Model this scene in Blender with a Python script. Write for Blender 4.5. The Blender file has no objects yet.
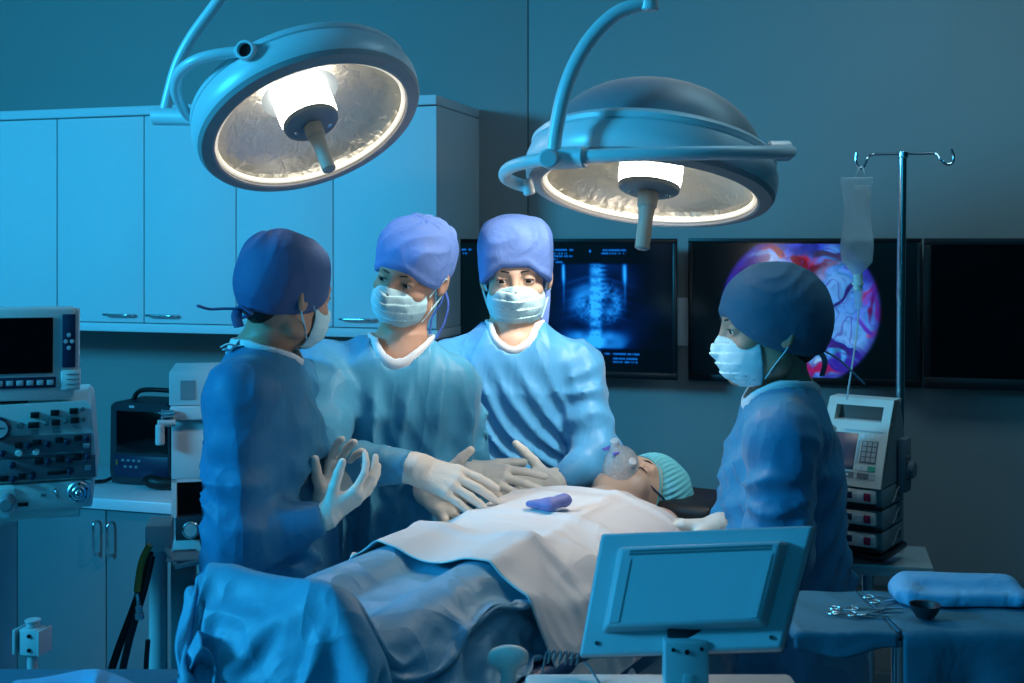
import bpy, bmesh, math, random
import numpy as np
from mathutils import Vector, Matrix, Quaternion

SC = bpy.context.scene
COL = SC.collection
F = 1200.0          # focal length in pixels of the 1024-wide frame
EYE = 1.70          # eye height
HOR = 245.0         # row of the horizon

def P(px, py, d):
    """world point that stands d metres in front of the camera plane"""
    return Vector(((px - 512.0) * d / F, d, EYE - (py - HOR) * d / F))

# ------------------------------------------------------------------ camera
cam_data = bpy.data.cameras.new('camera')
cam = bpy.data.objects.new('camera', cam_data)
COL.objects.link(cam)
cam.location = (0, 0, EYE)
cam.rotation_euler = (math.pi / 2, 0, 0)
cam_data.sensor_width = 36.0
cam_data.lens = F / 1024.0 * 36.0
cam_data.shift_y = -(341.5 - HOR) / 1024.0
cam_data.clip_start = 0.05
cam_data.dof.use_dof = True
cam_data.dof.focus_distance = 2.75
cam_data.dof.aperture_fstop = 9.0
SC.camera = cam

# ------------------------------------------------------------------ world, studio lights, exposure
world = bpy.data.worlds.new('world')
SC.world = world
world.use_nodes = True
_bg = world.node_tree.nodes['Background']
_bg.inputs[0].default_value = (0.0, 0.20, 0.36, 1)
_bg.inputs[1].default_value = 0.045
SC.view_settings.view_transform = 'Standard'
SC.view_settings.look = 'None'
SC.view_settings.exposure = 0.0
SC.view_settings.gamma = 1.0
SC.view_settings.use_curve_mapping = False

def area_light(name, loc, target, size, power, color, spread=180):
    l = bpy.data.lights.new(name, 'AREA')
    l.shape = 'RECTANGLE'
    l.size, l.size_y = size
    l.energy = power
    l.color = color
    l.spread = math.radians(spread)
    o = bpy.data.objects.new(name, l)
    COL.objects.link(o)
    o.location = loc
    o.rotation_euler = (Vector(target) - Vector(loc)).to_track_quat('-Z', 'Y').to_euler()
    return o

# blue stage light from the upper left, a softer one behind the camera, a dim one for the right wall
area_light('blue_light_left', (-3.4, 0.9, 2.50), (0.3, 3.7, 1.5), (0.7, 0.45), 128, (0.035, 0.54, 1.0))
area_light('blue_light_front', (-0.6, -1.2, 2.35), (0.2, 2.6, 1.1), (1.5, 0.6), 9, (0.01, 0.42, 0.80))
area_light('ceiling_fill_light', (1.2, 2.6, 2.84), (1.5, 3.4, 0.0), (1.2, 0.8), 12, (0.35, 0.66, 0.80))
area_light('ceiling_spot_light', (0.62, 2.30, 2.84), (-0.02, 3.0, 1.35), (0.22, 0.22), 4.0, (0.95, 0.88, 0.80), 44)

# ------------------------------------------------------------------ object helpers
WL = {}
WY = {}

def props(o, label=None, cat=None, group=None, kind=None):
    if label: o['label'] = label
    if cat: o['category'] = cat
    if group: o['group'] = group
    if kind: o['kind'] = kind
    return o

def root(name, loc, label, cat, group=None):
    o = bpy.data.objects.new(name, None)
    COL.objects.link(o)
    o.empty_display_size = 0.05
    o.location = loc
    WL[o.name] = Vector(loc)
    return props(o, label, cat, group)

def mk(name, verts, faces, mat, parent=None, smooth=True, kind=None, label=None, yaw=0.0):
    """one mesh object; verts in world space"""
    V = np.asarray(verts, dtype=np.float64).reshape(-1, 3)
    if yaw:
        cy_, sy_ = math.cos(yaw), math.sin(yaw)
        V = V @ np.array([[cy_, -sy_, 0], [sy_, cy_, 0], [0, 0, 1]])
    lo, hi = V.min(0), V.max(0)
    c = (lo + hi) / 2
    if parent is None:
        c[2] = lo[2]
    me = bpy.data.meshes.new(name)
    V2 = V - c
    if isinstance(faces, np.ndarray):
        n = len(faces); k = faces.shape[1]
        me.vertices.add(len(V2)); me.vertices.foreach_set('co', V2.astype(np.float32).ravel())
        me.loops.add(n * k); me.loops.foreach_set('vertex_index', faces.astype(np.int32).ravel())
        me.polygons.add(n)
        me.polygons.foreach_set('loop_start', np.arange(0, n * k, k, dtype=np.int32))
        me.polygons.foreach_set('loop_total', np.full(n, k, dtype=np.int32))
        me.update(calc_edges=True); me.validate()
    else:
        me.from_pydata([tuple(v) for v in V2], [], faces)
    if smooth is True:
        me.polygons.foreach_set('use_smooth', np.ones(len(me.polygons), dtype=bool))
    elif smooth:
        me.polygons.foreach_set('use_smooth', np.ones(len(me.polygons), dtype=bool))
        me.set_sharp_from_angle(angle=math.radians(smooth))
    me.update()
    mats = mat if isinstance(mat, (list, tuple)) else [mat]
    for m in mats:
        me.materials.append(m)
    o = bpy.data.objects.new(name, me)
    COL.objects.link(o)
    cw = Vector(c)
    if yaw:
        cw = Matrix.Rotation(yaw, 3, 'Z') @ cw
        o.rotation_euler = (0, 0, yaw)
    py_ = WY.get(parent.name, 0.0) if parent is not None else 0.0
    if parent is not None:
        o.parent = parent
        o.location = Matrix.Rotation(-py_, 3, 'Z') @ (cw - WL[parent.name])
        o.rotation_euler = (0, 0, yaw - py_)
    else:
        o.location = cw
    WL[o.name] = cw
    WY[o.name] = yaw
    if kind: o['kind'] = kind
    if label: o['label'] = label
    return o

class MB:
    """collects shapes of one part in world space"""
    def __init__(s, M=None):
        s.v = []; s.f = []; s.M = M or Matrix.Identity(4)
        s.yaw = 0.0
    def add(s, vs, fs):
        b = len(s.v)
        s.v += [tuple(s.M @ Vector(v)) for v in vs]
        s.f += [tuple(i + b for i in f) for f in fs]
        return s
    def box(s, c, size, bev=0.0, seg=2, R=None):
        bm = bmesh.new()
        bmesh.ops.create_cube(bm, size=1.0)
        bmesh.ops.scale(bm, vec=size, verts=bm.verts)
        if bev > 0:
            bmesh.ops.bevel(bm, geom=list(bm.edges), offset=min(bev, min(size) * 0.49), segments=seg, profile=0.5, affect='EDGES')
        T = Matrix.Translation(c) @ (R.to_4x4() if R else Matrix.Identity(4))
        bm.verts.index_update()
        vs = [T @ v.co for v in bm.verts]
        fs = [[v.index for v in f.verts] for f in bm.faces]
        bm.free()
        return s.add(vs, fs)
    def lathe(s, prof, seg=48, T=None, closed=False, arc=None):
        """prof: (r, h) pairs, axis z"""
        T = T or Matrix.Identity(4)
        vs = []; fs = []
        n = len(prof)
        for (r, h) in prof:
            for k in range(seg):
                a = 2 * math.pi * k / seg
                vs.append(T @ Vector((r * math.cos(a), r * math.sin(a), h)))
        for i in range(n - 1):
            for k in range(seg):
                k2 = (k + 1) % seg
                fs.append((i * seg + k, i * seg + k2, (i + 1) * seg + k2, (i + 1) * seg + k))
        if closed:
            for k in range(seg):
                k2 = (k + 1) % seg
                fs.append(((n - 1) * seg + k, (n - 1) * seg + k2, k2, k))
        else:
            if prof[0][0] > 1e-5: fs.append(tuple(range(seg))[::-1])
            if prof[-1][0] > 1e-5: fs.append(tuple((n - 1) * seg + k for k in range(seg)))
        return s.add(vs, fs)
    def cyl(s, a, b, r, seg=24, r2=None, bev=0.0):
        a = Vector(a); b = Vector(b); d = b - a; L = d.length
        T = Matrix.Translation(a) @ d.to_track_quat('Z', 'Y').to_matrix().to_4x4()
        r2 = r if r2 is None else r2
        if bev > 0:
            prof = [(r - bev, 0), (r, bev), (r2, L - bev), (r2 - bev, L)]
        else:
            prof = [(r, 0), (r2, L)]
        return s.lathe(prof, seg, T)
    def sweep(s, pts, r, seg=12, smooth=6, closed=False):
        """tube along points (Catmull-Rom smoothed); r number, list, or (rx, ry)"""
        pts = [Vector(p) for p in pts]
        if smooth > 1 and len(pts) > 2:
            rs = r if isinstance(r, list) else None
            q = []; rq = []
            n = len(pts)
            rng = range(n if closed else n - 1)
            for i in rng:
                p0 = pts[(i - 1) % n] if (closed or i > 0) else pts[0] * 2 - pts[1]
                p1 = pts[i]; p2 = pts[(i + 1) % n]
                p3 = pts[(i + 2) % n] if (closed or i + 2 < n) else p2 * 2 - p1
                for k in range(smooth):
                    t = k / smooth
                    q.append(0.5 * ((2 * p1) + (p2 - p0) * t + (2 * p0 - 5 * p1 + 4 * p2 - p3) * t * t + (3 * p1 - p0 - 3 * p2 + p3) * t ** 3))
                    if rs: rq.append(tuple(np.array(rs[i]) * (1 - t) + np.array(rs[(i + 1) % n]) * t) if isinstance(rs[i], tuple) else rs[i] * (1 - t) + rs[(i + 1) % n] * t)
            if not closed:
                q.append(pts[-1])
                if rs: rq.append(rs[-1])
            pts = q
            if rs: r = rq
        n = len(pts)
        tang = []
        for i in range(n):
            if closed: t = pts[(i + 1) % n] - pts[i - 1]
            else: t = pts[min(i + 1, n - 1)] - pts[max(i - 1, 0)]
            tang.append(t.normalized())
        up = Vector((0, 0, 1)) if abs(tang[0].z) < 0.9 else Vector((1, 0, 0))
        u = tang[0].cross(up).normalized()
        vs = []; fs = []
        for i in range(n):
            t = tang[i]
            u = (u - t * u.dot(t)).normalized()
            w = t.cross(u)
            ri = r[i] if isinstance(r, list) else r
            rx, ry = (ri if isinstance(ri, tuple) else (ri, ri))
            for k in range(seg):
                a = 2 * math.pi * k / seg
                vs.append(pts[i] + u * (rx * math.cos(a)) + w * (ry * math.sin(a)))
        for i in range(n if closed else n - 1):
            j = (i + 1) % n
            for k in range(seg):
                k2 = (k + 1) % seg
                fs.append((i * seg + k, i * seg + k2, j * seg + k2, j * seg + k))
        if not closed:
            fs.append(tuple(range(seg))[::-1]); fs.append(tuple((n - 1) * seg + k for k in range(seg)))
        return s.add(vs, fs)
    def prism(s, poly, a, b):
        """extrude a 2D polygon (x, y) from z=a to z=b"""
        n = len(poly)
        vs = [(x, y, a) for x, y in poly] + [(x, y, b) for x, y in poly]
        fs = [tuple(range(n))[::-1], tuple(range(n, 2 * n))]
        for i in range(n):
            j = (i + 1) % n
            fs.append((i, j, j + n, i + n))
        return s.add(vs, fs)
    def build(s, name, mat, parent=None, smooth=35, kind=None, label=None):
        return mk(name, s.v, s.f, mat, parent, smooth, kind, label, s.yaw)

def frame(o, x, y, z):
    """4x4 from origin and three axes"""
    M = Matrix.Identity(4)
    for i in range(3):
        M[i][0], M[i][1], M[i][2], M[i][3] = x[i], y[i], z[i], o[i]
    return M

# ------------------------------------------------------------------ materials
MATS = {}
def mat(name, color, rough=0.5, metal=0.0, bump=None, var=None, sheen=0.0, spec=0.5, emit=None, estr=0.0,
        trans=0.0, alpha=1.0, sss=0.0, ior=1.45, coat=0.0):
    """bump=(scale xyz, strength, distance, detail); var=(scale, amount) mottles the colour a little"""
    m = bpy.data.materials.new(name)
    m.use_nodes = True
    nt = m.node_tree
    b = nt.nodes['Principled BSDF']
    b.inputs['Base Color'].default_value = (*color, 1)
    b.inputs['Roughness'].default_value = rough
    b.inputs['Metallic'].default_value = metal
    b.inputs['Specular IOR Level'].default_value = spec
    b.inputs['IOR'].default_value = ior
    b.inputs['Sheen Weight'].default_value = sheen
    b.inputs['Transmission Weight'].default_value = trans
    b.inputs['Coat Weight'].default_value = coat
    b.inputs['Alpha'].default_value = alpha
    if sss:
        b.inputs['Subsurface Weight'].default_value = sss
        b.inputs['Subsurface Scale'].default_value = 0.01
        b.inputs['Subsurface Radius'].default_value = (1.0, 0.4, 0.2)
    if emit:
        b.inputs['Emission Color'].default_value = (*emit, 1)
        b.inputs['Emission Strength'].default_value = estr
    tc = nt.nodes.new('ShaderNodeTexCoord')
    if var:
        n = nt.nodes.new('ShaderNodeTexNoise'); n.inputs['Scale'].default_value = var[0]; n.inputs['Detail'].default_value = 4
        nt.links.new(tc.outputs['Object'], n.inputs['Vector'])
        mx = nt.nodes.new('ShaderNodeMix'); mx.data_type = 'RGBA'
        mx.inputs[6].default_value = (*[c * (1 - var[1]) for c in color], 1)
        mx.inputs[7].default_value = (*[min(1, c * (1 + var[1])) for c in color], 1)
        nt.links.new(n.outputs['Fac'], mx.inputs[0])
        nt.links.new(mx.outputs[2], b.inputs['Base Color'])
    if bump:
        last = None
        bl = bump if isinstance(bump, list) else [bump]
        for bb in bl:
            (sc, st, dist, det) = bb[:4]
            mp = nt.nodes.new('ShaderNodeMapping')
            mp.inputs['Scale'].default_value = sc if isinstance(sc, tuple) else (sc, sc, sc)
            nt.links.new(tc.outputs['Object'], mp.inputs['Vector'])
            n = nt.nodes.new('ShaderNodeTexNoise'); n.inputs['Scale'].default_value = 1.0
            n.inputs['Detail'].default_value = det
            n.inputs['Distortion'].default_value = 0.6
            if len(bb) > 4:
                n.noise_type = 'RIDGED_MULTIFRACTAL'; n.normalize = True; n.inputs['Distortion'].default_value = 0.3
                n.inputs['Gain'].default_value = 1.5; n.inputs['Offset'].default_value = 1.0; n.inputs['Roughness'].default_value = 0.4
            nt.links.new(mp.outputs[0], n.inputs['Vector'])
            bp = nt.nodes.new('ShaderNodeBump')
            bp.inputs['Strength'].default_value = st; bp.inputs['Distance'].default_value = dist
            nt.links.new(n.outputs['Fac'], bp.inputs['Height'])
            if last: nt.links.new(last.outputs[0], bp.inputs['Normal'])
            last = bp
        nt.links.new(last.outputs[0], b.inputs['Normal'])
    MATS[name] = m
    return m

M_wall = mat('wall_paint', (0.30, 0.30, 0.29), 0.6, bump=(60, 0.06, 0.002, 3))
M_ceil = mat('ceiling_paint', (0.5, 0.52, 0.54), 0.8, var=(2, 0.03))
M_floor = mat('floor_vinyl', (0.25, 0.30, 0.34), 0.35, var=(6, 0.08))
M_lam = mat('white_laminate', (0.70, 0.72, 0.74), 0.6, var=(1.5, 0.02))
M_lam2 = mat('grey_blue_laminate', (0.13, 0.19, 0.21), 0.45, var=(1.5, 0.03))
M_counter = mat('counter_top', (0.62, 0.66, 0.70), 0.3, var=(20, 0.04))
M_chrome = mat('polished_steel', (0.72, 0.74, 0.76), 0.22, 1.0, var=(30, 0.03))
M_steel = mat('brushed_steel', (0.55, 0.57, 0.59), 0.38, 1.0, var=(30, 0.05))
M_shelf = mat('bright_steel', (0.72, 0.72, 0.70), 0.35, 0.45, var=(30, 0.03))
M_black = mat('black_plastic', (0.006, 0.007, 0.009), 0.35, var=(20, 0.1))
M_dark = mat('dark_plastic', (0.018, 0.024, 0.034), 0.45, var=(20, 0.1))
M_screen = mat('dark_screen_glass', (0.002, 0.003, 0.004), 0.12, var=(2, 0.1))
M_lampmet = mat('lamp_enamel', (0.74, 0.78, 0.80), 0.38, 0.08, var=(3, 0.03))
M_lampdome = mat('lamp_dome_grey', (0.24, 0.28, 0.31), 0.45, 0.2, var=(3, 0.05))
M_lamprim = mat('lamp_rim_rubber', (0.36, 0.35, 0.36), 0.55, var=(8, 0.05))
M_reflect = mat('lamp_reflector', (0.60, 0.57, 0.50), 0.42, 1.0, bump=[(40, 0.5, 0.008, 5)])
M_bulb = mat('lamp_diffuser', (0.9, 0.88, 0.8), 0.5, emit=(1.0, 0.93, 0.80), estr=9.0)
M_glow = mat('lamp_glass_edge', (0.9, 0.86, 0.75), 0.4, emit=(1.0, 0.88, 0.66), estr=0.75)
M_handle = mat('lamp_handle_grip', (0.42, 0.38, 0.32), 0.45, var=(20, 0.15))
M_equip = mat('equipment_beige', (0.74, 0.70, 0.66), 0.45, var=(5, 0.03))
M_equipw = mat('equipment_white', (0.46, 0.50, 0.51), 0.4, var=(5, 0.03))
M_panelgrey = mat('panel_grey', (0.17, 0.17, 0.19), 0.5, var=(10, 0.05))
M_navy = mat('navy_panel', (0.012, 0.022, 0.06), 0.4, var=(10, 0.1))
M_btn = mat('grey_button', (0.45, 0.47, 0.48), 0.5, var=(10, 0.05))
M_btnd = mat('dark_grey_button', (0.16, 0.17, 0.18), 0.5, var=(10, 0.05))
M_green = mat('green_button', (0.02, 0.42, 0.26), 0.4, var=(10, 0.05))
M_red = mat('red_button', (0.40, 0.03, 0.08), 0.4, var=(10, 0.05))
M_grn_s = mat('side_panel_greygreen', (0.20, 0.25, 0.27), 0.5, var=(5, 0.04))
M_pump = mat('pump_shell_cream', (0.72, 0.71, 0.64), 0.42, var=(5, 0.03))
M_lcd = mat('lcd_glass', (0.02, 0.05, 0.09), 0.15, var=(3, 0.1))
M_hose = mat('black_hose', (0.008, 0.009, 0.01), 0.45, bump=(120, 0.2, 0.002, 2))
M_hosey = mat('yellow_hose', (0.32, 0.20, 0.03), 0.5, var=(20, 0.1))
M_skin = mat('skin', (0.50, 0.29, 0.20), 0.48, sss=0.12, bump=(350, 0.12, 0.001, 3), var=(25, 0.06))
M_skin2 = mat('fair_skin', (0.62, 0.40, 0.29), 0.45, sss=0.12, bump=(350, 0.1, 0.001, 3), var=(25, 0.05))
M_hair = mat('dark_hair', (0.012, 0.009, 0.008), 0.45, bump=((300, 300, 20), 0.5, 0.002, 2))
M_eye = mat('eye_white', (0.75, 0.73, 0.70), 0.15, var=(40, 0.03))
M_iris = mat('dark_iris', (0.02, 0.012, 0.01), 0.1, var=(60, 0.1))
GW = [((6, 6, 2.4), 0.42, 0.03, 1, 'R'), ((19, 19, 9), 0.22, 0.008, 1, 'R'), (500, 0.12, 0.001, 2)]
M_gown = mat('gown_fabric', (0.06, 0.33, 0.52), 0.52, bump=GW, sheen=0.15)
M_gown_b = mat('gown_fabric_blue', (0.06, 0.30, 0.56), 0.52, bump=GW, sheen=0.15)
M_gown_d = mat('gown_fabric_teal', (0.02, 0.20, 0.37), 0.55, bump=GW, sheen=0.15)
M_collar = mat('white_collar_knit', (0.72, 0.76, 0.78), 0.7, bump=(250, 0.3, 0.001, 2))
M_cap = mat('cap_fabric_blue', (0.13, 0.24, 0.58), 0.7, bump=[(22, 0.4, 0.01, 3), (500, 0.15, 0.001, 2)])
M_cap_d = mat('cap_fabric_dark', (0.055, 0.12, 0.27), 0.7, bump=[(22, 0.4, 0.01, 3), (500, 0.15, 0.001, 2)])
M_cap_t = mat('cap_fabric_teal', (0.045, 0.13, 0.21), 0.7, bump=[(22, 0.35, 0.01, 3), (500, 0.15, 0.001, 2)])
M_tie = mat('cap_tie_blue', (0.05, 0.12, 0.45), 0.7, var=(30, 0.1))
M_mask = mat('mask_paper', (0.50, 0.78, 0.84), 0.75, bump=[(300, 0.15, 0.001, 2), (25, 0.2, 0.006, 2)])
M_glove = mat('latex_glove', (0.74, 0.69, 0.61), 0.48, bump=[(70, 0.35, 0.004, 3), ((160, 160, 40), 0.2, 0.002, 2)], sss=0.05)
M_drape = mat('white_drape', (0.72, 0.71, 0.71), 0.6, bump=[(5, 0.35, 0.02, 1, 'R'), (60, 0.15, 0.004, 3)])
M_sheet = mat('blue_sheet', (0.15, 0.39, 0.55), 0.5, bump=[(10, 0.3, 0.02, 1, 'R'), (80, 0.2, 0.004, 3)])
M_bcloth = mat('dark_blue_cloth', (0.03, 0.16, 0.24), 0.75, bump=[(12, 0.3, 0.02, 3), (300, 0.15, 0.001, 2)])
M_towel = mat('blue_towel', (0.18, 0.45, 0.68), 0.8, bump=[(25, 0.5, 0.01, 3), (300, 0.2, 0.001, 2)])
M_purple = mat('purple_glove_rubber', (0.16, 0.19, 0.48), 0.5, bump=(60, 0.3, 0.004, 3))
M_mattress = mat('table_pad_vinyl', (0.02, 0.07, 0.16), 0.35, bump=(12, 0.2, 0.01, 2))
M_pad = mat('headrest_vinyl', (0.010, 0.010, 0.011), 0.5, var=(8, 0.1))
M_net = mat('bouffant_paper', (0.10, 0.42, 0.50), 0.75, bump=(200, 0.3, 0.001, 2))
M_monback = mat('monitor_shell', (0.42, 0.50, 0.55), 0.45, var=(5, 0.02))
M_print = mat('printed_mark_dark', (0.05, 0.06, 0.08), 0.6, var=(20, 0.1))
M_clear = mat('clear_plastic', (0.80, 0.86, 0.88), 0.10, alpha=0.38, spec=0.9)
M_tube = mat('clear_tubing', (0.70, 0.76, 0.78), 0.2, alpha=0.65)
M_whitep = mat('white_plastic', (0.75, 0.76, 0.75), 0.4, var=(8, 0.03))
M_violet = mat('violet_plastic', (0.16, 0.14, 0.55), 0.4, var=(8, 0.05))
M_black_strap = mat('elastic_strap_navy', (0.02, 0.06, 0.14), 0.6, bump=(300, 0.3, 0.001, 2))

# ------------------------------------------------------------------ numpy modelling kit
_rs = np.random.RandomState(7)
_TAB = _rs.rand(32, 32, 32).astype(np.float32)
def vnoise(x, y, z):
    """smooth value noise, -1..1"""
    xi = np.floor(x).astype(np.int32); yi = np.floor(y).astype(np.int32); zi = np.floor(z).astype(np.int32)
    fx = x - xi; fy = y - yi; fz = z - zi
    fx = fx * fx * (3 - 2 * fx); fy = fy * fy * (3 - 2 * fy); fz = fz * fz * (3 - 2 * fz)
    x0 = xi & 31; x1 = (xi + 1) & 31; y0 = yi & 31; y1 = (yi + 1) & 31; z0 = zi & 31; z1 = (zi + 1) & 31
    T = _TAB
    a = T[x0, y0, z0] * (1 - fx) + T[x1, y0, z0] * fx
    b = T[x0, y1, z0] * (1 - fx) + T[x1, y1, z0] * fx
    c = T[x0, y0, z1] * (1 - fx) + T[x1, y0, z1] * fx
    d = T[x0, y1, z1] * (1 - fx) + T[x1, y1, z1] * fx
    e = a * (1 - fy) + b * fy; f = c * (1 - fy) + d * fy
    return (e * (1 - fz) + f * fz) * 2 - 1
def ridge(x, y, z):
    return 1 - 2 * np.abs(vnoise(x, y, z))
def smin(a, b, k):
    h = np.maximum(k - np.abs(a - b), 0) / k
    return np.minimum(a, b) - h * h * k * 0.25
def smax(a, b, k):
    return -smin(-a, -b, k)
def crease(u):
    return 1 - np.abs(np.sin(np.pi * u))
def A(v): return np.array(tuple(v), dtype=np.float32)
def ell(Q, c, r, R=None):
    p = Q - A(c)
    if R is not None: p = p @ R
    r = A(r)
    k0 = np.sqrt(((p / r) ** 2).sum(-1)); k1 = np.sqrt(((p / (r * r)) ** 2).sum(-1))
    return k0 * (k0 - 1) / np.maximum(k1, 1e-6)
def cap(Q, a, b, ra, rb=None, wr=None):
    """tapered capsule; wr=(amp, freq, seed) wrinkles across the limb"""
    rb = ra if rb is None else rb
    a = A(a); b = A(b); pa = Q - a; ba = b - a
    L2 = float((ba * ba).sum()); L = math.sqrt(L2)
    h = np.clip((pa @ ba) / L2, 0, 1)
    d = np.sqrt(((pa - h[..., None] * ba) ** 2).sum(-1)) - (ra + (rb - ra) * h)
    if wr:
        amp, fr, sd = wr[:3]
        t = (pa @ ba) / L
        if len(wr) > 3: amp = amp * np.clip((L - t - 0.03) / wr[3], 0, 1)
        w = vnoise(Q[..., 0] * 7 + sd, Q[..., 1] * 7, Q[..., 2] * 7)
        m1 = np.clip(vnoise(Q[..., 0] * 9 + sd, Q[..., 1] * 9, Q[..., 2] * 9 + t * 4) * 1.6 + 0.5, 0, 1)
        d = d - amp * (crease(t * fr * 0.9 + w * 1.5 + sd) * m1 + 0.6 * crease(t * fr * 0.5 - w * 2.2 + sd + 4 * (Q[..., 0] + Q[..., 1])) * (1 - m1) - 0.35)
    return d
def rbox(Q, c, half, r, R=None):
    p = Q - A(c)
    if R is not None: p = p @ R
    q = np.abs(p) - (A(half) - r)
    return np.sqrt((np.maximum(q, 0) ** 2).sum(-1)) + np.minimum(q.max(-1), 0) - r
def loft(Q, rows, ex=2.4):
    """rows of (z, cx, cy, rx, ry), z ascending; capped"""
    z = Q[..., 2]; R = np.array(rows, dtype=np.float32)
    def it(i): return np.interp(z, R[:, 0], R[:, i])
    x = (Q[..., 0] - it(1)) / it(3); y = (Q[..., 1] - it(2)) / it(4)
    k = (np.abs(x) ** ex + np.abs(y) ** ex) ** (1 / ex)
    d = (k - 1) * np.minimum(it(3), it(4))
    cap_ = np.maximum(R[0, 0] - z, z - R[-1, 0])
    return np.maximum(d, cap_)

def axis_steps(lo, hi, h, fine=None):
    """grid coordinates; fine=(a, b, hf) keeps step hf between a and b"""
    if not fine: return np.arange(lo, hi + h, h, dtype=np.float32)
    a, b, hf = fine
    out = [lo]
    while out[-1] < hi:
        x = out[-1]
        dist = max(a - x, x - b, 0)
        st = min(h, hf + dist * 0.12)
        if x < a: st = min(st, max(hf, (a - x) * 0.5 + hf))
        out.append(x + st)
    return np.array(out, dtype=np.float32)

def isosurf(fn, xs, ys, zs, blk=8, margin=0.03):
    """surface nets of fn<0 on a rectilinear grid, evaluated only near the surface"""
    nx, ny, nz = len(xs), len(ys), len(zs)
    D = np.full((nx, ny, nz), 1.0, dtype=np.float32)
    bx = list(range(0, nx - 1, blk)); by = list(range(0, ny - 1, blk)); bz = list(range(0, nz - 1, blk))
    cx = np.array([(xs[i] + xs[min(i + blk, nx - 1)]) / 2 for i in bx], dtype=np.float32)
    cy = np.array([(ys[i] + ys[min(i + blk, ny - 1)]) / 2 for i in by], dtype=np.float32)
    cz = np.array([(zs[i] + zs[min(i + blk, nz - 1)]) / 2 for i in bz], dtype=np.float32)
    hx = np.array([(xs[min(i + blk, nx - 1)] - xs[i]) / 2 for i in bx]); hy = np.array([(ys[min(i + blk, ny - 1)] - ys[i]) / 2 for i in by]); hz = np.array([(zs[min(i + blk, nz - 1)] - zs[i]) / 2 for i in bz])
    C = np.stack(np.meshgrid(cx, cy, cz, indexing='ij'), -1)
    dc = fn(C.reshape(-1, 3)).reshape(C.shape[:3])
    H = np.sqrt(hx[:, None, None] ** 2 + hy[None, :, None] ** 2 + hz[None, None, :] ** 2)
    act = np.abs(dc) < H * 1.6 + margin
    for a, i in enumerate(bx):
        for b, j in enumerate(by):
            for c, k in enumerate(bz):
                if not act[a, b, c]:
                    D[i:i + blk + 1, j:j + blk + 1, k:k + blk + 1] = np.where(D[i:i + blk + 1, j:j + blk + 1, k:k + blk + 1] == 1.0, np.sign(dc[a, b, c]) * 0.999, D[i:i + blk + 1, j:j + blk + 1, k:k + blk + 1])
    idx = np.argwhere(act)
    o = np.arange(blk + 1)
    for s in range(0, len(idx), 400):
        I = idx[s:s + 400]
        gi = np.minimum(I[:, 0, None] * blk + o, nx - 1); gj = np.minimum(I[:, 1, None] * blk + o, ny - 1); gk = np.minimum(I[:, 2, None] * blk + o, nz - 1)
        n = len(I); m = blk + 1
        GI = np.broadcast_to(gi[:, :, None, None], (n, m, m, m)); GJ = np.broadcast_to(gj[:, None, :, None], (n, m, m, m)); GK = np.broadcast_to(gk[:, None, None, :], (n, m, m, m))
        Q = np.stack([xs[GI], ys[GJ], zs[GK]], -1).reshape(-1, 3)
        D[GI.ravel(), GJ.ravel(), GK.ravel()] = fn(Q)
    ins = D < 0
    # cells with a crossing
    c8 = [ins[a:nx - 1 + a, b:ny - 1 + b, c:nz - 1 + c] for a in (0, 1) for b in (0, 1) for c in (0, 1)]
    cnt = sum(c.astype(np.int8) for c in c8)
    mix = (cnt > 0) & (cnt < 8)
    cells = np.argwhere(mix)
    vid = np.full(mix.shape, -1, dtype=np.int32)
    vid[mix] = np.arange(len(cells))
    i, j, k = cells.T
    X = [xs[i], xs[i + 1]]; Y = [ys[j], ys[j + 1]]; Z = [zs[k], zs[k + 1]]
    acc = np.zeros((len(cells), 3)); num = np.zeros(len(cells))
    cor = [(a, b, c) for a in (0, 1) for b in (0, 1) for c in (0, 1)]
    for p in cor:
        for ax in range(3):
            if p[ax] == 1: continue
            q = list(p); q[ax] = 1
            d0 = D[i + p[0], j + p[1], k + p[2]]; d1 = D[i + q[0], j + q[1], k + q[2]]
            cr = (d0 < 0) != (d1 < 0)
            t = np.where(cr, d0 / np.where(cr, d0 - d1, 1), 0.5)
            t = np.clip(t, 0.02, 0.98)
            pos = [X[p[0]], Y[p[1]], Z[p[2]]]
            end = [X[q[0]], Y[q[1]], Z[q[2]]]
            pt = np.stack([pos[m] + (end[m] - pos[m]) * t for m in range(3)], -1)
            acc += np.where(cr[:, None], pt, 0); num += cr
    V = acc / num[:, None]
    Fs = []
    e = ins[:-1] != ins[1:]
    a = np.argwhere(e[:, 1:-1, 1:-1]) + [0, 1, 1]
    q = np.stack([vid[a[:, 0], a[:, 1] - 1, a[:, 2] - 1], vid[a[:, 0], a[:, 1], a[:, 2] - 1], vid[a[:, 0], a[:, 1], a[:, 2]], vid[a[:, 0], a[:, 1] - 1, a[:, 2]]], -1)
    fl = ~ins[a[:, 0], a[:, 1], a[:, 2]]; q[fl] = q[fl][:, ::-1]; Fs.append(q)
    e = ins[:, :-1] != ins[:, 1:]
    a = np.argwhere(e[1:-1, :, 1:-1]) + [1, 0, 1]
    q = np.stack([vid[a[:, 0] - 1, a[:, 1], a[:, 2] - 1], vid[a[:, 0] - 1, a[:, 1], a[:, 2]], vid[a[:, 0], a[:, 1], a[:, 2]], vid[a[:, 0], a[:, 1], a[:, 2] - 1]], -1)
    fl = ~ins[a[:, 0], a[:, 1], a[:, 2]]; q[fl] = q[fl][:, ::-1]; Fs.append(q)
    e = ins[:, :, :-1] != ins[:, :, 1:]
    a = np.argwhere(e[1:-1, 1:-1, :]) + [1, 1, 0]
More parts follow.
